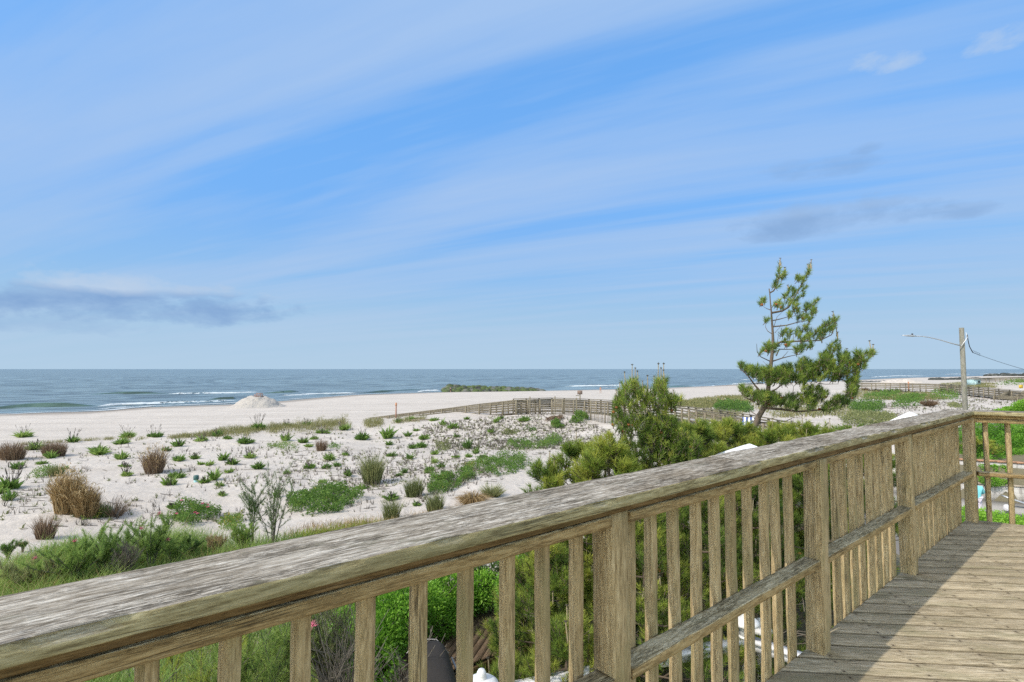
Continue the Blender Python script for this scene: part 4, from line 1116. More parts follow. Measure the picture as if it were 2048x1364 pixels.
# white and blue beach cabin
q = at_y(1946, 768, 118); gz = float(hgt(q[0], q[1])); TEAL = simple('pale_teal_paint', (.36, .50, .52), .7)
e = empty('beach_cabin', (q[0], q[1], gz), R(12)); tag(e, 'small pale teal beach cabin with a grey flat roof on the far beach', 'cabin')
H = at_y(1946, 758.5, 118)[2] - gz
mb = MB(); mb.box((0, 0, H / 2), (2.0, 1.8, H)); mb.build('wall', TEAL, e)
mb = MB(); mb.box((.15, -.1, H + .06), (2.5, 2.2, .12)); mb.build('roof', simple('grey_roof', (.34, .36, .36), .7), e)
mb = MB(); mb.box((-.35, -.92, H * .45), (.7, .04, H * .8)); mb.build('door', simple('cabin_door', (.55, .72, .74), .6), e)
mb = MB(); mb.box((.5, -.92, H * .6), (.45, .04, .45)); mb.build('window', DARK, e)
# teal pipe in the dune
q = hit(392, 964); e = empty('drain_pipe', q); tag(e, 'short pale teal pipe with a dark green cap sticking out of the dune sand', 'pipe')
mb = MB(); mb.lathe((0, 0, -.1), [(.085, 0), (.085, .20)], 16); mb.build('pipe', simple('teal_plastic', (.35, .62, .62), .5, .4), e)
mb = MB(); mb.lathe((0, 0, .10), [(.10, 0), (.105, .03), (.10, .16), (.07, .175)], 16); mb.build('cap', simple('dark_green_cap', (.05, .12, .11), .5, .4), e)
# driftwood pole near the boardwalk foot
q = hit(858, 842); mb = MB(); mb.tube([(-1.5, 0, .08), (0, .05, .12), (1.6, -.1, .06)], [.06, .07, .05], 7)
tag(mb.build('driftwood', BWALKW, None, loc=tuple(q)), 'pale driftwood pole lying on the sand below the boardwalk ramp', 'driftwood')

# ------------------------------------------------------------------ people
SKIN = simple('skin', (.50, .32, .24), .55, .3)
def figure(loc, rz, pose, clothes, label, h=1.7, hair=(.03, .022, .018)):
    """one skinned body surface; pose: dict joint -> position for a 1.7 m figure"""
    e = empty('person', loc, rz); tag(e, label, 'person'); s = h / 1.7
    J = dict(pel=(0, 0, .93), wai=(0, 0, 1.08), che=(0, -.01, 1.28), nek=(0, 0, 1.45), hd0=(0, -.01, 1.52), hd1=(0, -.02, 1.60), hd2=(0, 0, 1.67),
             lhip=(.10, 0, .88), lkn=(.11, -.02, .49), lan=(.11, .02, .09), lto=(.12, -.16, .04),
             rhip=(-.10, 0, .88), rkn=(-.11, -.02, .49), ran=(-.11, .02, .09), rto=(-.12, -.16, .04),
             lsh=(.19, 0, 1.40), lel=(.25, .02, 1.12), lwr=(.26, -.08, .88), lha=(.26, -.11, .80),
             rsh=(-.19, 0, 1.40), rel=(-.25, .02, 1.12), rwr=(-.26, -.08, .88), rha=(-.26, -.11, .80))
    J.update(pose)
    rad = dict(pel=.145, wai=.125, che=.15, nek=.055, hd0=.075, hd1=.092, hd2=.075, lhip=.095, rhip=.095, lkn=.058, rkn=.058, lan=.042, ran=.042, lto=.035, rto=.035,
               lsh=.065, rsh=.065, lel=.045, rel=.045, lwr=.032, rwr=.032, lha=.036, rha=.036)
    E = [('pel', 'wai'), ('wai', 'che'), ('che', 'nek'), ('nek', 'hd0'), ('hd0', 'hd1'), ('hd1', 'hd2'), ('pel', 'lhip'), ('lhip', 'lkn'), ('lkn', 'lan'), ('lan', 'lto'),
         ('pel', 'rhip'), ('rhip', 'rkn'), ('rkn', 'ran'), ('ran', 'rto'), ('che', 'lsh'), ('lsh', 'lel'), ('lel', 'lwr'), ('lwr', 'lha'), ('che', 'rsh'), ('rsh', 'rel'), ('rel', 'rwr'), ('rwr', 'rha')]
    def skinned(name, keys, mat, grow, parent, root):
        ks = [k_ for k_ in J if k_ in keys]; me = bpy.data.meshes.new(name)
        me.from_pydata([tuple(np.array(J[k_]) * s) for k_ in ks], [(ks.index(a), ks.index(b)) for a, b in E if a in ks and b in ks], [])
        o = link(name, me, mat, parent); o.modifiers.new('skin', 'SKIN')
        sv = me.skin_vertices[0].data
        for i, k_ in enumerate(ks):
            r_ = (rad[k_] + grow) * s; sv[i].radius = (r_, r_); sv[i].use_root = (k_ == root)
        sb = o.modifiers.new('sub', 'SUBSURF'); sb.levels = sb.render_levels = 2
        for p in me.polygons: p.use_smooth = True
        return o
    skinned('body', set(J), SKIN, 0, e, 'pel')
    for nm, keys, mat, grow, root in clothes: skinned(nm, set(keys), mat, grow, e, root)
    hb = MB(); hd = np.array(J['hd1']) * s
    hb.lathe((0, 0, 0), [(.001, .115), (.06, .10), (.098, .05), (.106, 0), (.10, -.05), (.08, -.085), (.03, -.09)], 16)
    o = hb.build('hair', simple('hair', hair, .6), e, True, loc=tuple(hd + np.array([0, .018, .012]))); o.scale = (s, s * 1.05, s)
    return e
TEALC = simple('teal_fleece', (.22, .62, .66), .85); PALEC = simple('pale_cloth', (.66, .60, .66), .85)
q = at_z(1955, 1023, STZ + .0)
q = at_y(1955, 1023, 25.6); q[2] = STZ
fig = figure(q, R(150), dict(nek=(0, -.10, 1.42), hd0=(0, -.14, 1.48), hd1=(0, -.17, 1.55), hd2=(0, -.16, 1.62), che=(0, -.06, 1.26), lel=(.27, -.08, 1.15), lwr=(.16, -.28, 1.08), lha=(.10, -.33, 1.08),
                             rel=(-.27, -.08, 1.15), rwr=(-.16, -.28, 1.06), rha=(-.10, -.34, 1.06), lkn=(.11, -.10, .50), lan=(.11, .05, .10), lto=(.12, -.12, .04), rkn=(-.11, .0, .49), ran=(-.11, .16, .10), rto=(-.12, 0, .04)),
             [('hooded_top', ('pel', 'wai', 'che', 'nek', 'lsh', 'lel', 'lwr', 'rsh', 'rel', 'rwr'), TEALC, .035, 'wai'), ('trousers', ('pel', 'lhip', 'lkn', 'lan', 'rhip', 'rkn', 'ran'), PALEC, .022, 'pel')],
             'person in a teal hooded top and pale trousers on the street beyond the end railing', 1.68)
q = at_y(1201, 781, 150); q[2] = float(hgt(q[0], q[1]))
RED = simple('coral_swimwear', (.62, .22, .20), .8)
figure(q, R(10), dict(lkn=(.14, -.02, .49), lan=(.17, .02, .09), lto=(.18, -.14, .04), ran=(-.17, .02, .09), rkn=(-.14, -.02, .49), rto=(-.18, -.14, .04), lel=(.33, .02, 1.16), lwr=(.24, -.08, .98), lha=(.20, -.1, .96)),
       [('swimwear', ('pel', 'wai', 'che', 'lhip', 'rhip'), RED, .012, 'pel')], 'tiny bather standing at the water edge beyond the boardwalk', 1.85, (.12, .08, .05))
q = at_y(901, 784, gy - 4); q[2] = float(hgt(q[0], q[1]))
figure(q, R(60), {}, [('shorts', ('pel', 'lhip', 'rhip', 'lkn', 'rkn'), simple('dark_shorts', (.05, .04, .05), .8), .02, 'pel')], 'tiny person on the sand by the left end of the weedy groyne', 1.7, (.05, .04, .03))
# ------------------------------------------------------------------ vegetation
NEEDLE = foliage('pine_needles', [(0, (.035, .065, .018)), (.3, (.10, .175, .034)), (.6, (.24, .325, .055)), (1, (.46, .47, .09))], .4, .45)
BARK = simple('pine_bark', (.16, .125, .095), .9, .15, bump=.8)
CANDLE = simple('pine_candle', (.36, .30, .19), .7, .2)
TIPM = simple('candle_tip', (.10, .09, .07), .7, .2)
CONEM = simple('old_cone_brown', (.25, .10, .035), .8, .2)
LEAFG = foliage('glossy_leaves', [(0, (.05, .14, .02)), (.5, (.15, .34, .035)), (1, (.34, .58, .07))], .4, .4, .35)
GREENP = foliage('dune_leaves', [(0, (.07, .12, .035)), (.5, (.15, .26, .05)), (1, (.31, .41, .11))], .4)
MATP = foliage('creeper_leaves', [(0, (.05, .11, .025)), (.5, (.12, .225, .042)), (.9, (.22, .31, .06)), (1, (.36, .30, .07))], .4)
TANG = foliage('dry_grass', [(0, (.14, .09, .04)), (.4, (.30, .20, .09)), (.8, (.50, .37, .19)), (1, (.64, .52, .32))], .3, .7)
REDG = foliage('reddish_grass', [(0, (.10, .065, .045)), (.5, (.23, .155, .10)), (1, (.38, .29, .19))], .3, .7)
OLIVEG = foliage('olive_grass', [(0, (.09, .11, .04)), (.5, (.20, .225, .085)), (1, (.37, .36, .17))], .35, .6)
BEACHG = foliage('beach_grass_blades', [(0, (.12, .14, .05)), (.5, (.24, .23, .09)), (1, (.40, .35, .17))], .3, .6)
FEATH = foliage('feathery_green', [(0, (.10, .18, .05)), (.45, (.24, .36, .09)), (.8, (.38, .48, .12)), (1, (.52, .52, .20))], .5, .5)
YELG = foliage('yellow_green', [(0, (.09, .14, .03)), (.5, (.24, .32, .05)), (1, (.45, .45, .08))], .4, .5)
DEAD = foliage('dead_stalks', [(0, (.045, .04, .035)), (.5, (.13, .11, .09)), (1, (.27, .23, .19))], .1, .8)
TWIG = simple('grey_twig', (.17, .15, .12), .85, .2)
PINKM = foliage('pink_petals', [(0, (.55, .08, .16)), (1, (.80, .30, .40))], .3)

def tuft(m, p, axis, size, n, tint, w=.006, spread=1.0):
    """pine shoot: needles standing out around a short twig"""
    p = np.asarray(p, float); axis = unit(np.asarray(axis, float))
    t = rng.random(n)
    base = p + axis * (t[:, None] - .35) * size * .9
    rd = unit(rng.normal(size=(n, 3))); rd = rd - axis * (rd @ axis)[:, None]; rd = unit(rd)
    d = unit(axis * (.55 + .5 * t[:, None]) + rd * spread * (.95 - .35 * t[:, None]))
    L = size * rng.uniform(.55, .95, n)
    tv = np.clip(tint + rng.normal(0, .10, n) + .12 * (t - .5), 0, 1)
    side = unit(np.cross(d, rng.normal(size=(n, 3)))) * w / 2
    m.tris(base - side, base + side, base + d * L[:, None], tv)

_cn = []
def cone_mesh():
    if not _cn:
        cm = MB(); rocks(cm, [np.zeros(3)], [1.0], .9); me = cm.mesh('pine_cone'); me.materials.append(CONEM); _cn.append(me)
    return _cn[0]
_cm = []
def candle_mesh():
    if not _cm:
        m = MB(); m.tube([(0, 0, 0), (.1, 0, .5), (0, 0, .97)], [.8, .65, .55], 6); n0 = len(m.f)
        m.tube([(0, 0, .955), (0, 0, 1.0)], [1.0, .8], 6)
        for i in range(5): m.box((math.cos(i * 1.26) * .9, math.sin(i * 1.26) * .9, 1.0), (1.8, .5, .035), i * 1.26)
        me = m.mesh('candle'); me.materials.append(CANDLE); me.materials.append(TIPM)
        k_ = np.zeros(len(me.polygons), np.int32); k_[n0:] = 1; me.polygons.foreach_set('material_index', k_); _cm.append(me)
    return _cm[0]
def pine(name, label, group, trunkpts, trad, branches, tufts, candles, cones=(), size=.16, nneed=46, w=.0075, twigr=.006, cw=.013):
    """trunkpts world points; branches list of (pts, r0); tufts list of (pos, axis, tint, scale)"""
    o0 = np.array(trunkpts[0]); e = empty(name, tuple(o0)); tag(e, label, 'pine tree', group)
    tm = MB(); n = len(trunkpts)
    tm.tube([np.array(p) - o0 for p in trunkpts], [trad * max(.12, 1 - i / (n - 1))**.9 for i in range(n)], 8)
    tr = tm.build('trunk', BARK, e, smooth=True)
    bm2 = MB()
    for pts, r0 in branches:
        P = [np.array(p) - o0 for p in pts]; k_ = len(P)
        bm2.tube(P, [max(.004, r0 * (1 - .75 * i / max(1, k_ - 1))) for i in range(k_)], 5, cap=False)
    nm_ = MB()
    for (p, ax, tint, s) in tufts:
        tuft(nm_, np.array(p) - o0, ax, size * s, nneed, tint, w)
        P = np.array(p) - o0; a = unit(np.array(ax, float)); bm2.tube([P - a * size * s * .6, P + a * size * s * .4], twigr, 4, cap=False)
    if bm2.n: bm2.build('branches', BARK, e, smooth=True)
    nm_.build('crown', NEEDLE, e)
    for p, L, ax in candles:
        o = bpy.data.objects.new('candle', candle_mesh()); col.objects.link(o); o.parent = e
        o.location = tuple(np.array(p) - o0); o.scale = (cw, cw, L); o.rotation_euler = (rnd.uniform(-.08, .08), math.atan2(ax[0], ax[2]), rnd.uniform(0, 6))
    for c in cones:
        o = bpy.data.objects.new('pine_cone', cone_mesh()); col.objects.link(o); o.parent = e; o.location = tuple(np.array(c) - o0); s_ = size * .24; o.scale = (s_, s_, s_)
    return e

# ---- the tall wind-swept pine, drawn branch by branch
PY = 13.0
def z8(x, y): return (1440 + x / 5.247, 500 + y / 5.247)
def z1(x, y): return (1440 + x / 5.682, 720 + y / 5.682)
def W(p, dy=0.0): return at_y(p[0], p[1], PY + dy)
tp = [(1488, 1010), (1490, 950), (1496, 900), (1507, 860)]
tpts = [W(p) for p in tp] + [W(z1(*p)) for p in ((440, 640), (490, 560), (520, 440), (545, 350), (565, 200))] + [W(z8(*p)) for p in ((535, 1200), (548, 1080), (556, 950), (553, 860), (545, 750), (538, 640), (528, 540), (522, 450), (515, 405))]
g0 = tpts[0].copy(); g0[2] = float(hgt(g0[0], g0[1])) - .1; g0[0] -= .15
tpts = [g0] + tpts
BR8 = [([(522, 450), (560, 430), (600, 370), (618, 280), (625, 170)], .022), ([(545, 660), (650, 640), (720, 600), (765, 520), (820, 430), (870, 340), (930, 200)], .028),
       ([(528, 628), (490, 615), (450, 590)], .012), ([(560, 740), (640, 722), (700, 705), (800, 690)], .015), ([(556, 805), (700, 790), (800, 762), (900, 745), (965, 700)], .018),
       ([(760, 640), (850, 650), (920, 632), (990, 570)], .012), ([(545, 880), (500, 850), (478, 810), (480, 765)], .011),
       ([(560, 1000), (640, 965), (760, 960), (900, 955), (1050, 950), (1170, 890), (1215, 760)], .028), ([(590, 1110), (622, 1040), (700, 1042), (800, 1040), (900, 1045), (985, 1000)], .016),
       ([(520, 1165), (430, 1122), (390, 1070), (384, 985)], .014), ([(545, 1170), (650, 1135), (750, 1110), (860, 1092)], .018), ([(650, 1135), (700, 1080), (715, 1062)], .008),
       ([(1100, 1160), (1180, 1085), (1230, 1000), (1275, 960)], .018), ([(1240, 1230), (1400, 1200), (1500, 1130), (1600, 1060)], .022), ([(555, 830), (600, 700), (650, 655)], .008),
       ([(505, 1225), (470, 1185), (450, 1165)], .007), ([(575, 870), (620, 820), (640, 780)], .006), ([(600, 980), (612, 900), (610, 860)], .007), ([(770, 950), (770, 890), (765, 870)], .007)]
BR1 = [([(490, 390), (400, 290), (320, 180), (240, 105)], .03), ([(400, 480), (300, 430), (250, 385), (212, 340)], .018), ([(540, 380), (640, 330), (700, 280), (780, 250)], .022),
       ([(560, 230), (700, 210), (900, 190), (1100, 200), (1300, 190), (1420, 150)], .035), ([(500, 545), (700, 560), (900, 585), (1200, 560), (1400, 440), (1480, 330)], .035),
       ([(435, 705), (620, 718), (760, 690), (830, 655), (960, 662)], .016), ([(440, 640), (360, 590), (330, 560), (345, 690)], .012), ([(490, 270), (370, 260), (255, 268)], .01),
       ([(600, 300), (650, 230), (620, 160)], .012), ([(830, 410), (835, 300), (800, 250)], .008), ([(1120, 265), (1200, 275), (1350, 272)], .012), ([(1300, 190), (1430, 240), (1500, 250)], .02), ([(1420, 250), (1480, 220), (1530, 140)], .012)]
branches = []
for B_, zf in ((BR8, z8), (BR1, z1)):
    for pts, r0 in B_:
        dy = rnd.uniform(-.55, .55); n = len(pts)
        branches.append(([W(zf(*p), dy * i / (n - 1)) for i, p in enumerate(pts)], r0))
T8 = """600,390 590,360 610,300 620,220 640,280 680,265 620,185 575,375 605,335 650,300 580,590 600,600 660,610 700,550 740,500 700,470 720,430 780,460 830,410 860,350 880,310 910,280 930,240
940,200 800,300 820,320 890,400 860,480 680,500 760,420 740,560 770,560 800,520 560,580 615,570 440,550 425,570 465,545 740,690 720,690 780,640 800,600 820,650 790,590 810,740 870,720 930,720 970,680 990,660 950,730
880,730 850,700 910,610 940,600 970,570 1005,550 965,625 900,630 480,755 478,745 660,900 710,900 740,880 800,870 850,940 900,910 860,860 900,830 950,880 1000,880 1020,850 1060,820 1100,800 1140,780 1180,750 1205,750 1120,860
1160,850 1080,900 1010,940 1200,800 830,900 880,950 940,940 980,920 1040,890 1090,860 1150,810 1190,830 1060,930 640,890 690,850 900,800 920,850 700,1000 800,1050 850,1000 880,1030 930,1020 965,1005 830,1040 680,960 720,990 430,1080 480,1020 510,1040
540,1040 560,1010 500,990 550,1060 470,1050 510,1075 580,1030 800,1080 850,1070 1080,1090 1110,1110 1150,1060 1170,1010 1195,975 1220,1020 1240,1060 1190,1060 1060,1130 1090,1150 1140,1130 1300,1120 1350,1130 1400,1150 1450,1120 1500,1105
1540,1100 1580,1090 1615,1095 1480,1170 1450,1200 1500,1220 1540,1160 1400,1200 1350,1190 1260,1120 1300,1180 1470,1240 1520,1190 1570,1130 1420,1240 240,1230 260,1255 220,1215 330,1250 380,1240 400,1275 440,1260 480,1290 520,1270 560,1285 300,1265 350,1290 600,1270 680,1240 640,1290
880,1170 850,1200 900,1190 920,1230""".split()
T1 = """250,345 280,380 340,365 310,405 240,325 370,395 290,350 430,420 460,450 520,440 560,425 600,455 400,440 500,490 540,520 620,500 440,480 580,490 480,410 640,430 660,480 420,150 460,170 400,190 520,160 560,190 600,170 640,200 680,180 540,230 560,270 600,240 530,210 480,130 380,130 700,130
330,120 290,110 1480,300 1500,340 1470,260 1520,280 1540,320 1500,400 1460,360 1540,390 1500,250 1450,420 1430,460 1390,480 1550,240 950,320 960,370 1010,350 1050,330 1100,340 1140,350 1000,390 1540,200 1570,150""".split()
tf = []
def addtuft(px, py, big=1.0, base=.50):
    dy = rnd.uniform(-.75, .75); p = at_y(px, py, PY + dy)
    tf.append((p, (rnd.uniform(-.25, .75), rnd.uniform(-.4, .4), rnd.uniform(.45, 1.1)), min(1, max(0, rnd.gauss(base, .17))), big * rnd.uniform(.85, 1.25)))
for s in T8:
    x, y = map(float, s.split(',')); addtuft(*z8(x, y)); 
    if rnd.random() < .75: addtuft(*z8(x + rnd.uniform(-22, 22), y + rnd.uniform(-20, 20)), .9)
for s in T1:
    x, y = map(float, s.split(',')); addtuft(*z1(x, y)); addtuft(*z1(x + rnd.uniform(-26, 26), y + rnd.uniform(-24, 24)), .95); addtuft(*z1(x + rnd.uniform(-34, 34), y + rnd.uniform(-30, 30)), .9)
def inpoly(x, y, P):
    c = False; j = len(P) - 1
    for i in range(len(P)):
        if (P[i][1] > y) != (P[j][1] > y) and x < (P[j][0] - P[i][0]) * (y - P[i][1]) / (P[j][1] - P[i][1]) + P[i][0]: c = not c
        j = i
    return c
def fillpoly(P, step, fn):
    xs = [p[0] for p in P]; ys = [p[1] for p in P]; y = min(ys)
    while y < max(ys):
        x = min(xs)
        while x < max(xs):
            a = x + rnd.uniform(-.5, .5) * step; b = y + rnd.uniform(-.5, .5) * step
            if inpoly(a, b, P): fn(a, b)
            x += step
        y += step
def fm1(x, y):
    if float(fbm(x / 60, y / 50, 2)) > .44: addtuft(*z1(x, y), 1.0, .40)
fillpoly([(690, 150), (720, 80), (820, 90), (880, 40), (960, 20), (1050, 60), (1120, -10), (1230, -60), (1330, -30), (1480, -60), (1600, -90), (1640, 0), (1560, 90), (1500, 150), (1420, 230), (1250, 240), (1050, 250), (850, 280), (740, 290), (650, 270)], 27, fm1)
fillpoly([(690, 460), (760, 430), (850, 400), (930, 430), (1060, 380), (1200, 370), (1300, 430), (1400, 430), (1440, 360), (1500, 350), (1530, 400), (1500, 470), (1420, 560), (1200, 600), (1000, 600), (900, 580), (760, 550), (660, 520)], 28, fm1)
fm2 = lambda x, y: addtuft(*z1(x, y), .95, .5)
fillpoly([(210, 70), (330, 100), (450, 110), (600, 110), (700, 90), (720, 280), (600, 260), (560, 290), (430, 230), (330, 180)], 34, fm2)
fillpoly([(370, 380), (640, 380), (700, 520), (600, 540), (560, 560), (440, 500), (340, 430)], 30, fm2)
fillpoly([(700, 110), (900, 60), (1200, 30), (1500, 20), (1560, 100), (1400, 210), (1100, 235), (800, 260)], 40, lambda x, y: addtuft(*z1(x, y), 1.05, .55))
cd = []
for (x, y, L) in ((622, 160, 75), (642, 165, 60), (690, 250, 72), (947, 185, 85), (962, 190, 58), (928, 190, 45), (1210, 730, 90), (1190, 740, 60), (1155, 740, 38), (1225, 900, 85), (1235, 930, 72), (1270, 1030, 82), (1320, 1100, 68), (1585, 1060, 112), (1605, 1060, 72), (1625, 1080, 40), (718, 400, 35), (885, 1160, 40), (1015, 545, 25), (820, 460, 45), (1015, 640, 40), (1470, 1170, 60), (800, 290, 35)):
    p = W(z8(x, y), rnd.uniform(-.2, .2)); cd.append((p, L / 5.247 / FPX * PY, (.16 + .12 * rnd.random(), 0, 1)))
cones = [W(z8(x, y), rnd.uniform(-.4, .1)) for x, y in ((800, 610), (735, 690), (590, 570), (870, 715), (690, 995), (1065, 870), (640, 600), (1180, 1180), (1110, 1220), (480, 1060), (1450, 1200), (800, 1040), (440, 575), (1360, 1180))] + \
        [W(z1(x, y), rnd.uniform(-.4, .1)) for x, y in ((820, 100), (1240, 100), (1290, 60), (700, 430), (430, 450), (1200, 420), (930, 430), (1310, 420), (1130, 560), (1360, 450), (1500, 430), (560, 500))]
pine('tall_pine', 'tall wind swept pine with a bare leaning trunk rising above the horizon', None, tpts, .088, branches, tf, cd, cones, size=.15, nneed=64, w=.0095, twigr=.007, cw=.018)

# ---- bushy pines
def bushy(px, Y, pytop, rad, label, nl=26, per=24, tint=.55, name='low_pine', candles=7, size=.155, w=.0095, shape=1.0, nneed=50, flat=.35, ybot=None, lump=.30, extra=()):
    top = at_y(px, pytop, Y); g = float(hgt(top[0], top[1])); H = top[2] - g
    zb = g + .25 if ybot is None else max(g + .15, at_y(px, ybot, Y)[2])
    base = np.array([top[0], top[1], g - .1]); tr = [base + [0, 0, 0], base + [.04, .03, H * .4], base + [-.02, 0, H * .75], top - [0, 0, .12]]
    br = []; tf = []; cds = []
    nl = int(nl * 1.35); per = int(per * 1.3); tint = min(.85, tint - .03)
    for i in range(nl):
        f = (i + rnd.random()) / nl; z = zb + (top[2] - zb) * f**.85 * .97
        prof = rad * ((1 - f)**.62 if shape == 1 else (1 - f)**shape) * (.75 + .45 * rnd.random()) + .05
        a = i * 2.4 + rnd.uniform(-.4, .4); c = np.array([top[0] + math.cos(a) * prof, top[1] + math.sin(a) * prof, z])
        s0 = np.array([top[0], top[1], z - prof * .35]); br.append(([s0, (s0 + c) / 2 - [0, 0, .04], c], .018))
        lr = lump * (.7 + .5 * rnd.random()) * (1.1 - .5 * f); lt = tint + rnd.uniform(-.24, .20)
        outw = unit(np.array([math.cos(a), math.sin(a), .2]))
        for _ in range(per):
            v = unit(rng.normal(size=3)) * lr * rnd.uniform(.45, 1.0); v[2] *= .75
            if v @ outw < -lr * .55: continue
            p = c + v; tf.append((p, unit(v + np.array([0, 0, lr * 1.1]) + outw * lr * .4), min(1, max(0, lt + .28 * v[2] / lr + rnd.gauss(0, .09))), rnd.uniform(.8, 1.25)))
        if rnd.random() < candles / nl * 1.2: cds.append((c + [0, 0, lr * .6], rnd.uniform(.12, .24), (rnd.uniform(-.1, .15), 0, 1)))
    for _ in range(8):
        p = top + np.array([rnd.uniform(-.07, .07), rnd.uniform(-.07, .07), rnd.uniform(-.45, -.02)]); tf.append((p, (rnd.uniform(-.3, .3), rnd.uniform(-.3, .3), 1), tint + .1, 1))
    cds.append((top - [0, 0, .05], .22, (.03, 0, 1)))
    for (cx, cy, cl) in extra:
        cds.append((at_y(cx, cy + cl, Y), cl / FPX * Y, (rnd.uniform(-.05, .1), 0, 1))); tf.append((at_y(cx, cy + cl + 4, Y), (.1, 0, 1), tint, 1.1))
        tf.append((at_y(cx + rnd.uniform(-5, 5), cy + cl + 16, Y), (.1, 0, 1), tint, 1.1)); tf.append((at_y(cx + rnd.uniform(-7, 7), cy + cl + 28, Y), (.1, 0, 1), tint, 1.1))
    cn = [t_[0] for t_ in rnd.sample(tf, 9)]
    return pine(name, label, 'bushy pines outside the railing', tr, .03 + .012 * H, br, tf, cds, cn, size=size, nneed=nneed, w=w)
# the ragged young pine at centre, its outline laid out shoot by shoot, and the slim stem standing in front of it
def ragged(name, label, Y, trunk, trad, poly, step, thr, size, tint, limbs, cand, jitter=.38):
    T_ = []
    def f(x, y):
        if float(fbm(x / 17 + 3, y / 15, 2)) < thr: return
        T_.append((at_y(x, y, Y + rnd.uniform(-jitter, jitter)), (rnd.uniform(-.55, .55), rnd.uniform(-.5, .5), rnd.uniform(.5, 1.1)), min(1, max(0, rnd.gauss(tint, .20))), rnd.uniform(.8, 1.25)))
    fillpoly(poly, step, f)
    for (cx, cy, cl) in cand:
        for q_ in (2, 10, 19): T_.append((at_y(cx + rnd.uniform(-3, 3), cy + cl + q_, Y), (rnd.uniform(-.15, .25), 0, 1), tint + .05, 1.0))
    tr = [at_y(px, py, Y) for px, py in trunk]; g0 = tr[0].copy(); g0[2] = float(hgt(g0[0], g0[1])) - .1
    B_ = [([at_y(px, py, Y + rnd.uniform(-.1, .1)) for px, py in L], .014) for L in limbs]
    cs = [(at_y(cx, cy + cl, Y), cl / FPX * Y, (rnd.uniform(-.06, .1), 0, 1)) for cx, cy, cl in cand]
    return pine(name, label, 'bushy pines outside the railing', [g0] + tr, trad, B_, T_, cs, [t_[0] for t_ in rnd.sample(T_, 8)], size=size, nneed=46, w=.0085, cw=.012)
ragged('low_pine', 'ragged young pine at centre with two uneven tops and tall upright candles', 9.3, [(1300, 960), (1303, 900), (1312, 850), (1318, 800), (1320, 775)], .05,
       [(1244, 772), (1262, 764), (1284, 778), (1297, 800), (1305, 776), (1318, 762), (1334, 764), (1338, 792), (1356, 796), (1366, 804), (1346, 818), (1334, 826), (1346, 848), (1378, 868), (1404, 884), (1396, 920), (1300, 950), (1236, 946), (1228, 906), (1244, 872), (1238, 834), (1226, 812), (1236, 796)],
       6.2, .27, .130, .54, [[(1318, 860), (1285, 830), (1268, 790), (1264, 760)], [(1318, 820), (1340, 806), (1354, 796)], [(1312, 850), (1350, 850), (1380, 872)], [(1308, 880), (1270, 870), (1240, 850)], [(1316, 830), (1300, 800), (1296, 785)]],
       ((1264, 729, 34), (1270, 736, 28), (1251, 744, 28), (1277, 742, 30), (1285, 762, 22), (1296, 751, 34), (1316, 727, 38), (1327, 727, 36), (1330, 740, 26), (1322, 736, 36), (1308, 752, 26), (1334, 770, 20), (1349, 780, 20), (1343, 786, 16)))
ragged('low_pine', 'slim bare stemmed sapling pine standing just left of the ragged young pine', 8.9, [(1241, 960), (1243, 900), (1246, 850), (1250, 800), (1251, 778)], .028,
       [(1240, 790), (1258, 786), (1262, 812), (1254, 832), (1262, 850), (1250, 872), (1232, 862), (1224, 846), (1236, 828), (1228, 812)], 7.5, .30, .115, .46, [[(1247, 850), (1232, 838), (1222, 822)], [(1249, 815), (1236, 800), (1230, 786)]],
       ((1239, 765, 20), (1233, 780, 22), (1228, 800, 14)), .2)
bushy(1152, 9.6, 880, .95, 'low pine with separate upright shoots at the left end of the pine thicket', nl=26, per=16, tint=.62, candles=10, lump=.22)
bushy(1098, 9.2, 922, .62, 'small yellow green pine at the left edge of the thicket where it meets the sand', nl=14, per=20, tint=.62, candles=4)
bushy(1218, 8.7, 880, 1.15, 'broad low pine below the slim pine, its foot hidden by the railing cap', nl=34, per=24, tint=.70)
bushy(1392, 10.8, 848, 1.25, 'low bushy pine left of the white hipped canopy', nl=34, per=24, tint=.70)
bushy(1455, 12.0, 842, 1.35, 'low bushy pine behind the white hipped canopy', nl=34, per=24, tint=.68)
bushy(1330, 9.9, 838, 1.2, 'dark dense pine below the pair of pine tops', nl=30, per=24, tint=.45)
bushy(1545, 11.5, 852, 1.15, 'yellow green low pine right of the white hipped canopy, under the tall pine trunk', nl=26, per=24, tint=.72)
bushy(1605, 11.8, 846, 1.05, 'yellow green low pine with a tall pale candle below the crown of the tall pine', nl=24, per=22, tint=.70, candles=9)
bushy(1660, 12.2, 852, .75, 'last small pine at the right end of the low pine row', nl=16, per=20, tint=.66)
bushy(1495, 12.6, 850, 1.1, 'low pine around the foot of the tall pine trunk', nl=22, per=24, tint=.60)
# behind the balusters
bushy(1090, 7.6, 1090, .85, 'pine seen between the balusters left of the second post', nl=28, per=26, tint=.64, size=.12, w=.006)
bushy(1135, 6.4, 1240, .55, 'small bright pine low between the balusters above the white railing', nl=20, per=24, tint=.66, size=.11, w=.0055)
bushy(1290, 7.3, 1010, .85, 'pine filling the gaps between balusters just right of the nearest full post', nl=28, per=26, tint=.60, size=.12, w=.006)
bushy(1400, 7.8, 985, .8, 'pine seen through the middle of the centre railing bay', nl=26, per=24, tint=.55, size=.12, w=.006)
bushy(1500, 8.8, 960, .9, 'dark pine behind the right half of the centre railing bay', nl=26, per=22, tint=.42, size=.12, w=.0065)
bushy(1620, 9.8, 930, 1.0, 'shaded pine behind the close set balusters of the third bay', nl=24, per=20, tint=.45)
bushy(1740, 12, 900, 1.2, 'shaded pine behind the farthest railing bay', nl=22, per=20, tint=.45)
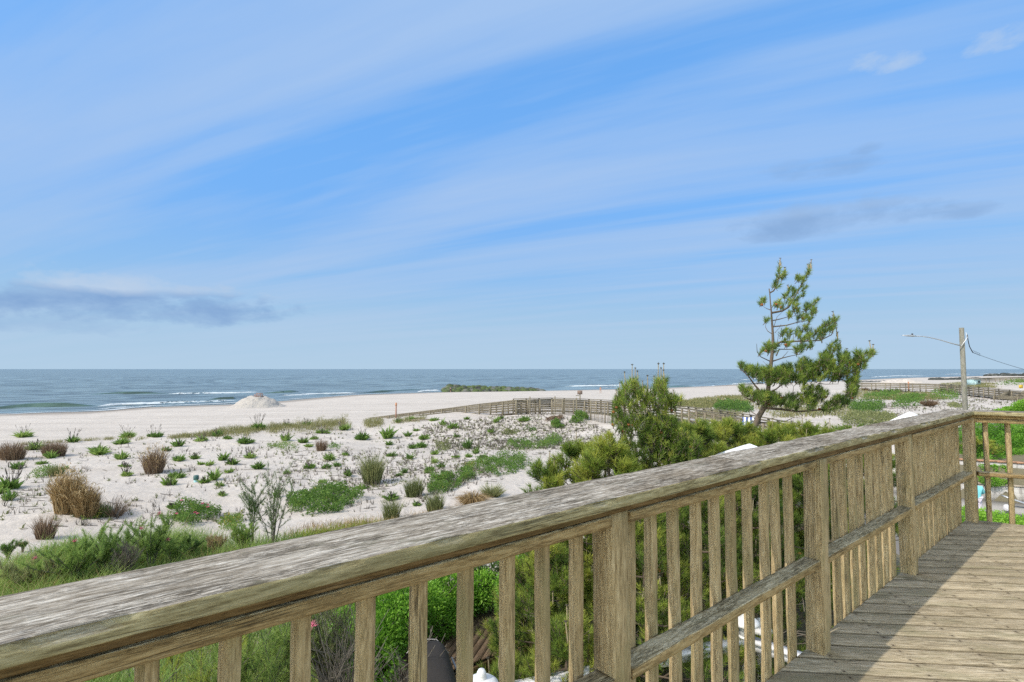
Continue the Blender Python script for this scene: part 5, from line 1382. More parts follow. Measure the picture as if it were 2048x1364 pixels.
bushy(1010, 6.2, 1330, .35, 'pine twigs low between the balusters beside the white lamp finial', nl=10, per=22, tint=.62, size=.11, w=.0055)

# dark thicket floor under pines (dead needle litter and bare lower twigs)
tw = MB()
for _ in range(420):
    px = rnd.uniform(1040, 1700); Y = rnd.uniform(7, 12); q = at_y(px, 1000, Y); q[2] = float(hgt(q[0], q[1])) + rnd.uniform(.1, 1.5)
    d = np.array([rnd.uniform(-1, 1), rnd.uniform(-1, 1), rnd.uniform(-.3, .6)]) * rnd.uniform(.2, .6); tw.tube([q, q + d * .5 + [0, 0, .05], q + d], [.008, .006, .003], 4, cap=False)
tag(tw.build('undergrowth_twigs', TWIG), 'bare tangled twigs in the shade under the pine thicket', 'undergrowth', kind='stuff')

# ------------------------------------------------------------------ dune plants
def pxm(p): return FPX / p[1]          # pixels per metre at that distance
def ground_pts(q, rad, n, flat=1.0):
    a = rng.random(n) * 2 * np.pi; r_ = np.sqrt(rng.random(n)) * rad
    x = q[0] + np.cos(a) * r_; y = q[1] + np.sin(a) * r_ * flat
    return np.stack([x, y, hgt(x, y)], 1), r_ / rad, a
def rosette(q, Wm, Hm, tint, stalks, name='dune_plant'):
    """leafy clump (seaside goldenrod like) with or without last year's dead stalks"""
    o0 = np.array(q); e = empty(name, tuple(o0))
    m = MB(); n = int(80 + 190 * min(1, Wm)); Wm *= .86
    P, rr, a = ground_pts(q, Wm * .30, n); P = P - o0
    lob = [(rnd.uniform(-.3, .3) * Wm, rnd.uniform(-.3, .3) * Wm, rnd.uniform(.45, 1.0), rnd.uniform(-.22, .22)) for _ in range(rnd.randint(2, 4))]; li = rng.integers(0, len(lob), n); LB = np.array(lob)[li]
    P[:, :2] = P[:, :2] * .62 + LB[:, :2]; P[:, 2] = hgt(P[:, 0] + q[0], P[:, 1] + q[1]) - q[2]
    out = np.stack([np.cos(a) * (.2 + rr * .95), np.sin(a) * (.2 + rr * .95), .55 + 1.15 * (1 - rr) * rng.uniform(.6, 1.1, n)], 1)
    if rnd.random() < .35: n_ = n // 3; keep_ = rng.random(n) < .45; P, rr, a, out, LB = P[keep_], rr[keep_], a[keep_], out[keep_] * [.6, .6, 1.2], LB[keep_]; n = len(P); Hm *= 1.25
    L = Hm * rng.uniform(.85, 1.4, n) * (1.05 - .2 * rr) * LB[:, 2]
    tv = np.clip(tint + LB[:, 3] + rng.normal(0, .17, n), 0, 1)
    P[:, 2] -= .01
    blades(m, P, out + rng.normal(0, .12, (n, 3)), L * rng.uniform(.6, 1.2, n), Hm * .12 + .018, tv, droop=.12)
    m.build('leaves', GREENP, e)
    if stalks:
        s = MB(); k_ = rnd.randint(10, 22)
        for _ in range(k_):
            a = rnd.uniform(0, 6.28); l = rnd.uniform(.45, 1.0) * max(.26, Hm * 1.25) * stalks**.8; b = np.array([math.cos(a), math.sin(a), 0]) * Wm * rnd.uniform(.02, .2)
            d = np.array([math.cos(a) * rnd.uniform(.0, .6), math.sin(a) * rnd.uniform(.0, .6), 1.0]); d = d / np.linalg.norm(d) * l
            s.tube([b, b + d * .6 + [0, 0, .02], b + d], [.009, .007, .005], 3, rnd.uniform(.3, .9), cap=False)
            t_ = b + d; s.tube([t_ - d * .16, t_ + d * .04], [.018, .012], 4, rnd.uniform(.1, .6))
        s.build('dead_stalks', DEAD, e)
    return e
def bunch(q, Wm, Hm, mat, name, tint=.5, n=None, lean=.15, tops=None, flat=.8, droop=.15, w=None):
    """bunch grass: dense upright blades widening upwards"""
    o0 = np.array(q); e = empty(name, tuple(o0)); m = MB(); n = n or int(260 + 700 * min(1.4, Wm))
    P, rr, a = ground_pts(q, Wm * (.44 - .2 * min(1, lean * 1.6)), n, flat); P = P - o0; P[:, 2] -= .03
    d = np.stack([np.cos(a) * rr * lean * 1.6, np.sin(a) * rr * lean * 1.6, np.ones(n)], 1) + rng.normal(0, .10, (n, 3))
    L = Hm * rng.uniform(.45, 1.05, n) * (1.05 - .3 * rr**2)
    blades(m, P, d, L, w or (.010 + .006 * Hm), np.clip(tint + rng.normal(0, .2, n), 0, 1), droop=droop)
    m.build('blades', mat, e)
    if tops is not None:
        m = MB(); k_ = n // 2; i = rng.integers(0, n, k_); T_ = P[i] + unit(d[i]) * L[i][:, None] * rng.uniform(.45, 1.0, (k_, 1))
        blades(m, T_, d[i] + rng.normal(0, .5, (k_, 3)), Hm * .14, .018, np.clip(.65 + rng.normal(0, .2, k_), 0, 1), droop=.6)
        m.build('seed_heads', tops, e)
    return e
def mat_patch(label, P, mat, h, name='creeping_shrub', cat='shrub', group=None, n=2600, tint=.5, leaf=.045, flowers=0):
    """low leafy mat filling a ground outline given by its photo outline"""
    Q = [hit(a, b) for a, b in P]; c = sum(Q) / len(Q); Q2 = [(q[0], q[1]) for q in Q]
    xs = [q[0] for q in Q2]; ys = [q[1] for q in Q2]
    n = int(n * 1.7); leaf = leaf * 1.35
    pts = rng.random((n * 3, 2)) * [max(xs) - min(xs) + .6, max(ys) - min(ys) + .6] + [min(xs) - .3, min(ys) - .3]
    wob = np.stack([fbm(pts[:, 0] * 1.3, pts[:, 1] * 1.3, 3) - .5, fbm(pts[:, 0] * 1.3 + 40, pts[:, 1] * 1.3, 3) - .5], 1) * min(1.6, (max(xs) - min(xs)) * .4)
    wob *= .7
    ok = np.array([inpoly(a + w_[0], b + w_[1], Q2) for (a, b), w_ in zip(pts, wob)])
    pts = pts[ok]; dens = fbm(pts[:, 0] * 2.2, pts[:, 1] * 2.2, 3); keep = dens > .30 + .14 * rng.random(len(pts)); pts = pts[keep][:n]
    if len(pts) < 10: return None
    o0 = np.array([c[0], c[1], float(hgt(c[0], c[1]))]); e = empty(name, tuple(o0)); tag(e, label, cat, group)
    hh = h * np.clip((fbm(pts[:, 0] * 2.2, pts[:, 1] * 2.2, 3) - .33) * 3.2, .08, 1.2)
    z = hgt(pts[:, 0], pts[:, 1]) + hh * rng.random(len(pts))**.6
    B = np.c_[pts, z] - o0; d = rng.normal(size=B.shape) * [1, 1, .5] + [0, 0, .45]
    m = MB(); leaves(m, B, d, leaf * rng.uniform(.7, 1.3, len(B)), leaf * .62, np.clip(tint + rng.normal(0, .16, len(B)) + .5 * (dens[keep][:n] - .5), 0, 1)); m.build('leaves', mat, e)
    st = MB()
    for i in range(0, len(pts), 26):
        p = B[i]; b = np.array([p[0] + rnd.uniform(-.15, .15), p[1] + rnd.uniform(-.15, .15), float(hgt(pts[i, 0], pts[i, 1])) - o0[2] - .02]); st.tube([b, p], [.007, .004], 3, cap=False)
    for f in range(flowers):
        i = rnd.randrange(len(B)); fl_ = MB(); c_ = B[i] + [0, -.03, .06 + .04 * rnd.random()]; k_ = 14
        dd = np.stack([np.cos(np.arange(k_) * 2.4), np.sin(np.arange(k_) * 2.4), np.full(k_, .35)], 1)
        leaves(fl_, np.repeat(c_[None], k_, 0), dd, .055, .05, rng.random(k_)); fl_.build('blossom', PINKM, e)
    return e

# small leafy clumps: (photo x, base y, width px, height px, stalks)
ROS = {
 'edge': [(47, 874, 30, 14, 1.6), (67, 900, 32, 16, 1), (145, 884, 22, 12, 1.7), (243, 888, 24, 13, 0), (255, 876, 22, 14, 1.7), (307, 875, 40, 12, 1.5), (437, 873, 18, 12, 1.1), (457, 878, 16, 9, 0), (404, 882, 24, 13, 1), (489, 886, 28, 13, 1.1),
          (515, 859, 26, 14, 2.0), (573, 852, 20, 9, 1.3), (571, 881, 24, 13, 1), (612, 851, 16, 10, 1.2), (645, 867, 22, 14, 1), (685, 860, 17, 13, 1.7), (725, 879, 26, 21, .8), (776, 877, 19, 18, .5), (796, 846, 14, 8, 1), (831, 862, 17, 9, 0),
          (825, 841, 16, 8, 0), (868, 842, 16, 9, 0), (886, 850, 12, 11, 0), (907, 857, 13, 14, 0), (850, 878, 18, 15, .8), (815, 873, 10, 9, 0), (935, 839, 10, 7, 0)],
 'open': [(22, 976, 38, 24, 1.3), (14, 1001, 30, 16, 0), (3, 986, 14, 16, 0), (35, 937, 30, 15, 0), (100, 916, 28, 12, 0), (198, 907, 34, 19, .6), (241, 918, 28, 13, .5), (250, 933, 22, 9, .9), (251, 951, 22, 13, 1.5), (82, 928, 18, 10, 0), (131, 938, 12, 8, 0),
          (353, 954, 30, 13, 1), (338, 971, 30, 14, .8), (359, 893, 20, 13, .5), (333, 902, 14, 13, .5), (356, 921, 28, 13, 0), (389, 918, 14, 10, .9), (428, 960, 13, 20, 0), (411, 966, 14, 14, .8), (441, 972, 13, 10, 0), (447, 921, 18, 14, 0), (461, 929, 20, 14, .5), (458, 945, 15, 9, 0), (497, 916, 18, 13, 1.5), (518, 938, 17, 15, .6),
          (419, 931, 14, 9, 0), (403, 929, 10, 8, 0), (444, 990, 16, 9, .5), (345, 1015, 26, 11, .6), (572, 948, 10, 9, 0), (555, 995, 14, 12, 1.2)],
 'mid': [(607, 886, 18, 12, .8), (617, 894, 14, 9, 0), (629, 879, 13, 9, .9), (658, 919, 19, 14, .4), (619, 937, 18, 13, .7), (652, 937, 15, 12, 0), (643, 966, 11, 11, 0), (675, 933, 10, 10, 0), (692, 910, 14, 8, .8), (787, 912, 26, 10, 0), (777, 890, 12, 10, 0), (820, 918, 14, 11, 0), (841, 895, 20, 13, 0),
         (824, 897, 16, 11, .9), (797, 952, 14, 11, 0), (808, 946, 13, 10, 0), (725, 978, 18, 9, 0), (860, 942, 18, 14, 0), (868, 926, 14, 9, 0), (856, 946, 12, 8, 0), (871, 909, 14, 12, .9), (936, 897, 18, 15, .4), (951, 907, 16, 13, 1.1), (884, 935, 12, 11, .8), (888, 946, 16, 7, 0), (966, 915, 17, 11, 0), (940, 914, 14, 8, 0), (911, 915, 14, 9, 1.2), (836, 1010, 16, 10, .6), (783, 1000, 18, 18, .6), (694, 952, 12, 12, .8),
         (991, 845, 14, 9, 0), (1048, 843, 16, 11, .4), (983, 865, 12, 9, .9), (1003, 838, 10, 6, .9), (912, 874, 10, 8, 1.1)],
}
ORD = 'first second third fourth fifth sixth seventh eighth ninth tenth eleventh twelfth thirteenth fourteenth fifteenth sixteenth seventeenth eighteenth nineteenth twentieth'.split()
ORD += ['twenty ' + o for o in ORD[:9]] + ['thirtieth'] + ['thirty ' + o for o in ORD[:9]] + ['fortieth']
WHERE = {'edge': 'along the grassy dune edge', 'open': 'on the open left sand', 'mid': 'below the boardwalk ramp'}
for key, L in ROS.items():
    for i, (x, y, w_, h_, st_k) in enumerate(sorted(L)):
        q = hit(x, y); s = 1 / pxm(q)
        e = rosette(q, w_ * s * 1.0, h_ * s * 1.12, .60 + rnd.uniform(-.28, .28), st_k)
        kind_ = 'tall stalked clump' if st_k > 1.2 else ('stalked green clump' if st_k else ('small leafy clump' if w_ < 16 else 'broad leafy clump'))
        tag(e, f'{kind_}, {ORD[i]} clump from left {WHERE[key]}', 'dune plant', 'green leafy clumps scattered over the dune')
# bunch grasses
for (x, y, w_, h_, mt, nm_, lab, kw) in (
    (24, 919, 46, 46, REDG, 'bunch_grass', 'brown grey grass bush at the left edge on the dune crest', {}),
    (108, 912, 46, 38, REDG, 'bunch_grass', 'second brown grass bush from the left on the dune crest, behind a bright green clump', {}),
    (308, 946, 38, 64, REDG, 'bunch_grass', 'upright reddish brown grass tuft above the teal pipe', dict(tops=TANG, n=620)),
    (112, 952, 30, 30, OLIVEG, 'bunch_grass', 'small olive grey grass tuft just above the golden grass clump', {}),
    (135, 1026, 52, 92, TANG, 'bunch_grass', 'big golden dry grass clump, tallest on the left dune', dict(tops=TANG, n=2600, lean=.04, droop=.2, flat=.6)),
    (170, 1034, 46, 72, TANG, 'bunch_grass', 'right half of the golden dry grass clump, darker and lower', dict(tops=TANG, n=2000, lean=.06, droop=.2, tint=.3, flat=.6)),
    (228, 1032, 50, 52, REDG, 'bunch_grass', 'thin purplish brown twiggy grass right of the golden clump', dict(n=260, lean=.6, w=.012)),
    (205, 1032, 32, 34, FEATH, 'bunch_grass', 'green feathery tuft at the foot of the golden grass clump', dict(n=420, tint=.3)),
    (90, 1078, 36, 62, REDG, 'bunch_grass', 'narrow brown grass tuft standing alone on the sand at lower left', dict(n=360)),
    (643, 902, 22, 34, REDG, 'bunch_grass', 'small reddish brown upright tuft between green clumps at centre left', dict(n=360)),
    (745, 968, 38, 76, OLIVEG, 'bunch_grass', 'tall tan green pointed grass tuft in the middle of the open sand', dict(n=700, tint=.6)),
    (828, 993, 36, 50, OLIVEG, 'bunch_grass', 'olive green grass tuft right of the tall pointed tuft', dict(n=520, tint=.35)),
    (783, 1040, 34, 56, OLIVEG, 'bunch_grass', 'olive grass tuft low at centre close above the railing cap', dict(n=380)),
    (870, 1022, 36, 48, OLIVEG, 'bunch_grass', 'grey green grass tuft just above the railing cap at centre', dict(n=420, tint=.45)),
    (945, 1008, 60, 46, TANG, 'bunch_grass', 'spreading tan grass heap above the railing cap at centre', dict(n=900, lean=.7, droop=.5)),
    (985, 992, 46, 36, OLIVEG, 'bunch_grass', 'pale green grass heap between the tan heap and the pines', dict(n=600, lean=.7, tint=.7)),
    (1858, 812, 26, 20, REDG, 'bunch_grass', 'round grey brown bush on the far dune left of the street light pole', dict(n=900, lean=.9, w=.04)),
    (1730, 781, 12, 9, REDG, 'bunch_grass', 'small brown bush in front of the far boardwalk', dict(n=400, lean=.9, w=.05)),
    (1890, 785, 24, 12, REDG, 'bunch_grass', 'brown bush top behind the far dune greenery beside the far boardwalk', dict(n=600, lean=.9, w=.05)),
    (1943, 764, 14, 7, REDG, 'bunch_grass', 'distant brown bush right of the street light pole near the horizon', dict(n=400, lean=.9, w=.08))):
    q = hit(x, y); s = 1 / pxm(q); e = bunch(q, w_ * s, h_ * s, mt, nm_, **kw); tag(e, lab, 'grass tuft', 'grass tufts on the dune')

GM = 'low green mats creeping over the dune sand'
mat_patch('large bright green creeping mat at centre left below the open sand', [(578, 1022), (580, 1000), (640, 984), (690, 980), (705, 990), (722, 997), (700, 1008), (690, 1022), (640, 1030), (600, 1034)], MATP, .42, n=5200, group=GM, leaf=.05)
mat_patch('rose mat with pink blossoms on the sand at lower left', [(330, 1040), (345, 1022), (395, 1014), (432, 1024), (436, 1034), (400, 1050), (365, 1058)], MATP, .40, n=3000, group=GM, flowers=9)
mat_patch('yellow green rose mat right of the blossoming one', [(440, 1058), (446, 1040), (480, 1034), (490, 1050), (470, 1066)], MATP, .35, n=1400, group=GM, tint=.75)
mat_patch('creeping mat with dark patches below the tufts at centre', [(848, 985), (862, 962), (900, 946), (940, 944), (950, 956), (925, 968), (910, 984), (870, 990)], MATP, .35, n=3600, group=GM, tint=.5)
mat_patch('broad green creeping mat left of the pine thicket', [(955, 948), (962, 922), (1000, 912), (1045, 914), (1062, 930), (1040, 944), (990, 952)], MATP, .40, n=4200, group=GM, tint=.5)
mat_patch('small bright mat beside the broad green mat', [(926, 944), (930, 930), (950, 928), (952, 942)], MATP, .3, n=700, group=GM, tint=.7)
mat_patch('long green mat below the sand hollow, running towards the pines', [(1008, 892), (1020, 884), (1080, 880), (1120, 876), (1128, 886), (1110, 897), (1060, 900), (1025, 898)], MATP, .35, n=3600, group=GM)
mat_patch('small green mat on the white sand before the sand fence', [(1100, 855), (1112, 846), (1128, 850), (1128, 856), (1110, 858)], MATP, .35, n=1100, group=GM, leaf=.07)
mat_patch('green mat at the foot of the sand fence', [(1138, 846), (1150, 834), (1175, 834), (1178, 842), (1160, 848)], MATP, .45, n=1500, group=GM, leaf=.07)
mat_patch('thin green mat in the middle of the white sand slope', [(1043, 861), (1058, 857), (1074, 861), (1060, 864)], MATP, .22, n=500, group=GM, leaf=.06)
mat_patch('pair of bright low mats on the sand left of centre', [(532, 896), (540, 888), (568, 886), (592, 896), (588, 906), (560, 900)], MATP, .3, n=1400, group=GM, tint=.65)
mat_patch('low mat between the grass tufts at far left', [(60, 954), (70, 944), (98, 934), (104, 952), (80, 958)], MATP, .3, n=900, group=GM, tint=.55)
mat_patch('small yellow green mat under the golden grass clump', [(160, 1040), (172, 1028), (200, 1024), (205, 1036), (180, 1044)], MATP, .25, n=800, group=GM, tint=.9)
mat_patch('small leafy mat beside the reddish upright tuft', [(655, 897), (662, 888), (680, 893), (678, 899)], MATP, .25, n=500, group=GM)
mat_patch('brownish mat on the crest before the boardwalk', [(1090, 842), (1105, 834), (1130, 836), (1118, 843)], REDG, .25, n=700, group=GM, leaf=.07)
mat_patch('tan and green mat on the sand below the ramp', [(868, 898), (872, 880), (898, 886), (905, 898), (890, 905)], OLIVEG, .3, n=900, group=GM, leaf=.06)
mat_patch('olive mat on the pale sand slope at centre', [(1002, 869), (1015, 862), (1038, 864), (1034, 871)], OLIVEG, .25, n=600, group=GM, leaf=.06)
# right hand dunes
FD = 'green mats on the dunes right of the tall pine'
mat_patch('dark green mat left of the round brown bush on the far dune', [(1780, 812), (1800, 800), (1840, 796), (1850, 806), (1830, 815), (1790, 818)], MATP, .7, n=2600, group=FD, leaf=.13, tint=.4)
mat_patch('bright green patch beside the street light pole on the far dune', [(1862, 800), (1866, 784), (1890, 780), (1916, 782), (1920, 800), (1890, 804)], MATP, .9, n=3000, group=FD, leaf=.14, tint=.5)
mat_patch('long thin green mat in front of the far boardwalk', [(1725, 794), (1765, 784), (1800, 782), (1800, 790), (1760, 796)], MATP, .6, n=2600, group=FD, leaf=.16, tint=.4)
mat_patch('dark green mound on the dune right of the tall pine', [(1700, 822), (1705, 810), (1740, 808), (1770, 812), (1760, 824), (1720, 828)], MATP, .9, n=3600, group=FD, leaf=.10, tint=.35)
mat_patch('pale grassy mat between the tall pine and the pointed canopy', [(1680, 850), (1700, 830), (1760, 828), (1800, 838), (1780, 856), (1700, 862)], OLIVEG, .4, n=5200, group=FD, leaf=.09, tint=.5)
mat_patch('grassy strip above the railing cap right of the low pines', [(1660, 880), (1680, 858), (1740, 856), (1760, 866), (1700, 884)], MATP, .35, n=3800, group=FD, leaf=.07, tint=.7)
mat_patch('green mat beyond the boardwalk left of the tall pine', [(1430, 822), (1435, 810), (1470, 808), (1500, 812), (1500, 826)], MATP, .7, n=2600, group=FD, leaf=.12, tint=.35)
mat_patch('thin mats behind the right end of the pine crown', [(1760, 800), (1780, 794), (1830, 790), (1860, 794), (1830, 800)], MATP, .5, n=2000, group=FD, leaf=.14, tint=.45)
mat_patch('small mats on the white sand near the street light pole', [(1900, 815), (1905, 808), (1935, 812), (1925, 818)], OLIVEG, .3, n=700, group=FD, leaf=.10, tint=.5)
mat_patch('green bushy hill at the right edge on the horizon', [(1990, 772), (2010, 766), (2040, 764), (2080, 764), (2100, 772)], MATP, .8, n=3000, group=FD, leaf=.2, tint=.45)
# hedges at the right
def leafmass(name, label, cat, lumps, mat, n, leaf, lw, tint, group=None, stems=True):
    o0 = np.array([lumps[0][0][0], lumps[0][0][1], float(hgt(lumps[0][0][0], lumps[0][0][1]))]); e = empty(name, tuple(o0)); tag(e, label, cat, group)
    m = MB(); B = []; D = []; T_ = []
    per = n // len(lumps)
    for c, r_ in lumps:
        v = unit(rng.normal(size=(per, 3))); rr = rng.uniform(.55, 1.0, per)[:, None]
        bump = (.75 + .5 * fbm(v[:, 0] * 2 + c[0], v[:, 1] * 2 + v[:, 2] * 2 + c[1], 2))[:, None]
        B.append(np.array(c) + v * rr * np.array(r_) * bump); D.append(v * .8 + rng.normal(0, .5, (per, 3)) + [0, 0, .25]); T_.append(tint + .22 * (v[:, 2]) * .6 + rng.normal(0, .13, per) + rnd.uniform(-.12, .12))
    B = np.concatenate(B); D = np.concatenate(D); T_ = np.clip(np.concatenate(T_), 0, 1)
    g = hgt(B[:, 0], B[:, 1]); B[:, 2] = np.maximum(B[:, 2], g + .02)
    leaves(m, B - o0, D, leaf * rng.uniform(.7, 1.3, len(B)), lw, T_); m.build('leaves', mat, e)
    if stems:
        s = MB()
        for c, r_ in lumps:
            for _ in range(5):
                b = o0 + np.array([rnd.uniform(-.01, .01), rnd.uniform(-.01, .01), -.05])
                t_ = np.array(c) + rng.normal(size=3) * np.array(r_) * .45; s.tube([b - o0, (b + t_) / 2 - o0 + rng.normal(0, .05, 3), t_ - o0], [.02, .013, .006], 4, cap=False)
        s.build('stems', TWIG, e)
    return e
def lump(px, py, Y, rx, rz=None): return (at_y(px, py, Y), (rx, rx, rz or rx * .8))
leafmass('hedge', 'bright green low hedge above the end railing at the right edge', 'hedge', [lump(2004, 828, 40, .6, .38), lump(2026, 824, 40, .7, .45), lump(2048, 816, 39, .8, .6), lump(2075, 815, 39, 1.0, .7)], LEAFG, 9000, .11, .06, .62, stems=False)
hl = []
for x in range(1940, 2100, 14):
    for y in (858, 872, 888, 904, 918): hl.append(lump(x + rnd.uniform(-5, 5), y + rnd.uniform(-5, 5), 30.5 + (930 - y) * .035 + rnd.uniform(-.5, .5), .62, .42))
leafmass('hedge', 'dense dark green hedge above the block wall behind the end railing', 'hedge', hl, LEAFG, 30000, .10, .05, .42, stems=False)
leafmass('shrub', 'bright yellow green shrub below the end railing on the near side of the street', 'shrub', [lump(x, y, 16, .55, .40) for x, y in ((1965, 1052), (1990, 1046), (2012, 1055), (2040, 1058), (2065, 1060), (1950, 1040), (1985, 1070), (2030, 1080))], LEAFG, 11000, .07, .04, .80, stems=False)
bushy(1953, 31, 880, .9, 'thin pine sapling with yellow tips between corner post and first baluster of the end railing', nl=10, per=10, tint=.8, size=.2, w=.016)
leafmass('planter_plants', 'thin green plants growing on the ledge between the two block walls', 'plant', [lump(1985, 964, 28.3, .5, .2), lump(2003, 963, 28.3, .35, .15), lump(1975, 958, 28.3, .4, .4)], LEAFG, 1500, .10, .05, .6, stems=False)

# ------------------------------------------------------------------ beach grass and sprouts (uncountable)
bg = MB()
def strew(m, poly, n, fn, shapes=1):
    xs = [p[0] for p in poly]; ys = [p[1] for p in poly]; k_ = 0; P = []
    while k_ < n:
        a = rnd.uniform(min(xs), max(xs)); b = rnd.uniform(min(ys), max(ys))
        if inpoly(a, b, poly): P.append((a, b)); k_ += 1
    return P
pts = []
edge = [(40, 890, .2), (130, 884, .25), (190, 880, .4), (250, 879, .35), (330, 878, .55), (400, 872, .8), (450, 866, 1.2), (520, 860, 1.3), (580, 856, 1.3), (640, 850, 1.8), (700, 846, 2.0), (760, 846, 1.4), (800, 842, .8), (850, 838, .6)]
for _ in range(1700):
    u = rnd.uniform(0, len(edge) - 1.001); i = int(u); f = u - i; a, b = edge[i], edge[i + 1]
    x = a[0] + (b[0] - a[0]) * f; y = a[1] + (b[1] - a[1]) * f; s = a[2] + (b[2] - a[2]) * f
    if rnd.random() > s / 1.5 or float(vn(x / 14, 2.2)) < .30: continue
    q = hit(x, y + rnd.gauss(0, 3.2) * s); pts.append((q, s))
for q, s in pts:
    n = 16; P = np.array(q) + np.c_[rng.normal(0, .16, (n, 2)), np.zeros(n)]; P[:, 2] = hgt(P[:, 0], P[:, 1]) - .02
    blades(bg, P, rng.normal(0, .28, (n, 3)) + [.1, 0, 1], rng.uniform(.22, .55, n) * (.6 + .3 * s), .016, np.clip(rng.normal(.5, .22, n), 0, 1), droop=.2)
for poly, n, hh in (([(1340, 812), (1360, 803), (1440, 793), (1500, 791), (1500, 806), (1400, 818)], 520, .5), ([(1690, 784), (1720, 780), (1800, 781), (1860, 786), (1900, 800), (1700, 800)], 520, .5), ([(1880, 768), (1930, 764), (1990, 768), (1990, 776), (1890, 776)], 260, .6),
                    ([(1500, 812), (1540, 800), (1700, 792), (1710, 830), (1560, 836)], 380, .45), ([(1350, 835), (1420, 822), (1480, 826), (1470, 836)], 120, .4)):
    for a, b in strew(None, poly, n, None):
        q = hit(a, b); k_ = 12; P = np.array(q) + np.c_[rng.normal(0, .35, (k_, 2)), np.zeros(k_)]; P[:, 2] = hgt(P[:, 0], P[:, 1]) - .02
        blades(bg, P, rng.normal(0, .3, (k_, 3)) + [.1, 0, 1], rng.uniform(.3, .8, k_) * hh * 1.4, .045, np.clip(rng.normal(.42, .22, k_), 0, 1), droop=.2)
tag(bg.build('beach_grass', BEACHG), 'thin beach grass growing along the dune edges', 'grass', kind='stuff')

sp_ = MB(); sg = MB()
areas = [([(0, 900), (560, 862), (860, 850), (1050, 850), (1100, 905), (1000, 960), (860, 1010), (560, 1040), (380, 1050), (0, 1060)], 900, 1.0),
         ([(840, 850), (1000, 830), (1100, 826), (1180, 845), (1230, 870), (1200, 900), (1000, 900), (880, 900)], 1250, .8), ([(560, 900), (900, 890), (1000, 940), (850, 1000), (560, 975)], 420, 1.0), ([(1700, 830), (1800, 800), (1960, 790), (2048, 800), (2048, 826), (1800, 850)], 700, .9),
         ([(1380, 820), (1480, 806), (1500, 820), (1400, 826)], 150, .7), ([(1540, 850), (1620, 838), (1640, 870), (1560, 872)], 120, .7)]
for poly, n, s in [(p_, int(n_ * 3.0), s_ * 1.35) for p_, n_, s_ in areas] + [([(430, 900), (560, 890), (640, 930), (560, 1000), (420, 990)], 220, 1.6), ([(850, 880), (1000, 880), (1010, 960), (860, 970)], 260, 1.5)]:
    for a, b in strew(None, poly, n, None):
        q = hit(a, b); Y = q[1]; u = rnd.random(); far = max(1, Y / 26)
        if float(fbm(q[0] * .45, q[1] * .45, 2)) < rnd.uniform(.22, .58): continue
        if u < .55:
            h = rnd.uniform(.05, .16) * s; d = np.array([rnd.uniform(-.4, .4), rnd.uniform(-.3, .3), 1]) * h
            for _ in range(rnd.randint(2, 5)):
                b_ = q + np.array([rnd.uniform(-.04, .04), rnd.uniform(-.04, .04), 0]); dd = d + rng.normal(0, .35, 3) * h
                side = np.array([.010 * far, 0, 0]); m = sp_
                m.tris((b_ - side)[None], (b_ + side)[None], (b_ + dd)[None], np.array([rnd.uniform(0, .7)]))
        elif u < .82:
            k_ = 8; P = np.repeat(q[None], k_, 0) + np.c_[rng.normal(0, .02, (k_, 2)), np.zeros(k_)]
            blades(sg, P, rng.normal(0, .6, (k_, 3)) + [0, 0, .9], rng.uniform(.06, .15, k_) * s, .018 * far, np.clip(rng.normal(.45, .2, k_), 0, 1), droop=.1)
        elif u < .92:
            a_ = rnd.uniform(-.5, .5); l = rnd.uniform(.15, .7); p1 = q + np.array([math.cos(a_), math.sin(a_), 0]) * l; p1[2] = float(hgt(p1[0], p1[1])) + .015
            md = (q + p1) / 2 + np.array([0, rnd.uniform(-.08, .08), 0]); md[2] = float(hgt(md[0], md[1])) + .02
            sp_.tube([q + [0, 0, .012], md, p1], .009 * far**.5, 3, rnd.uniform(.1, .6), cap=False)
        else:
            for _ in range(4):
                dd = np.array([rnd.uniform(-.5, .5), rnd.uniform(-.4, .4), 1]); dd = dd / np.linalg.norm(dd) * rnd.uniform(.12, .32); sp_.tube([q, q + dd], [.006 * far**.5, .004 * far**.5], 3, rnd.uniform(.2, .8), cap=False)
tag(sp_.build('dead_sprouts', DEAD), 'small dead sprouts and runners dotting the dune sand', 'litter', kind='stuff')
tag(sg.build('green_sprouts', OLIVEG), 'tiny green sprouts dotting the dune sand', 'sprouts', kind='stuff')

# ------------------------------------------------------------------ garden edge: tall grass, feathery shrubs
tg = MB(); tgb = MB(); tgy = MB()
def meadow(m, poly, n, hh, tint, w=.012, k_=14, spread=.14, lean=.25, z0=None, droop=.25):
    for a, b in strew(None, poly, n, None):
        q = hit(a, b) if z0 is None else at_z(a, b, z0); cl = float(fbm(q[0] * .8, q[1] * .8, 2))
        P = np.array(q) + np.c_[rng.normal(0, spread, (k_, 2)), np.zeros(k_)]; P[:, 2] = hgt(P[:, 0], P[:, 1]) - .02
        blades(m, P, rng.normal(0, lean, (k_, 3)) + [.05, 0, 1], rng.uniform(.5, 1.1, k_) * hh * (.6 + .8 * cl), w, np.clip(rng.normal(tint + (cl - .5) * .5, .16, k_), 0, 1), droop=droop)
low = [(-120, 1180), (0, 1150), (90, 1120), (180, 1105), (330, 1095), (460, 1100), (560, 1085), (620, 1105), (500, 1180), (200, 1290), (-120, 1360)]
meadow(tg, low, 2100, .66, .60, .010)
meadow(tg, [(80, 1130), (180, 1098), (330, 1085), (430, 1092), (430, 1120), (200, 1150)], 420, .75, .55, .010)
meadow(tg, low, 420, 1.05, .65, .007, k_=6, lean=.2)
meadow(tgb, low, 220, 1.0, .55, .006, k_=5, lean=.25)
meadow(tgb, [(-120, 1200), (60, 1130), (330, 1110), (560, 1110), (620, 1130), (500, 1200), (200, 1300), (-120, 1360)], 620, .55, .5, .009)
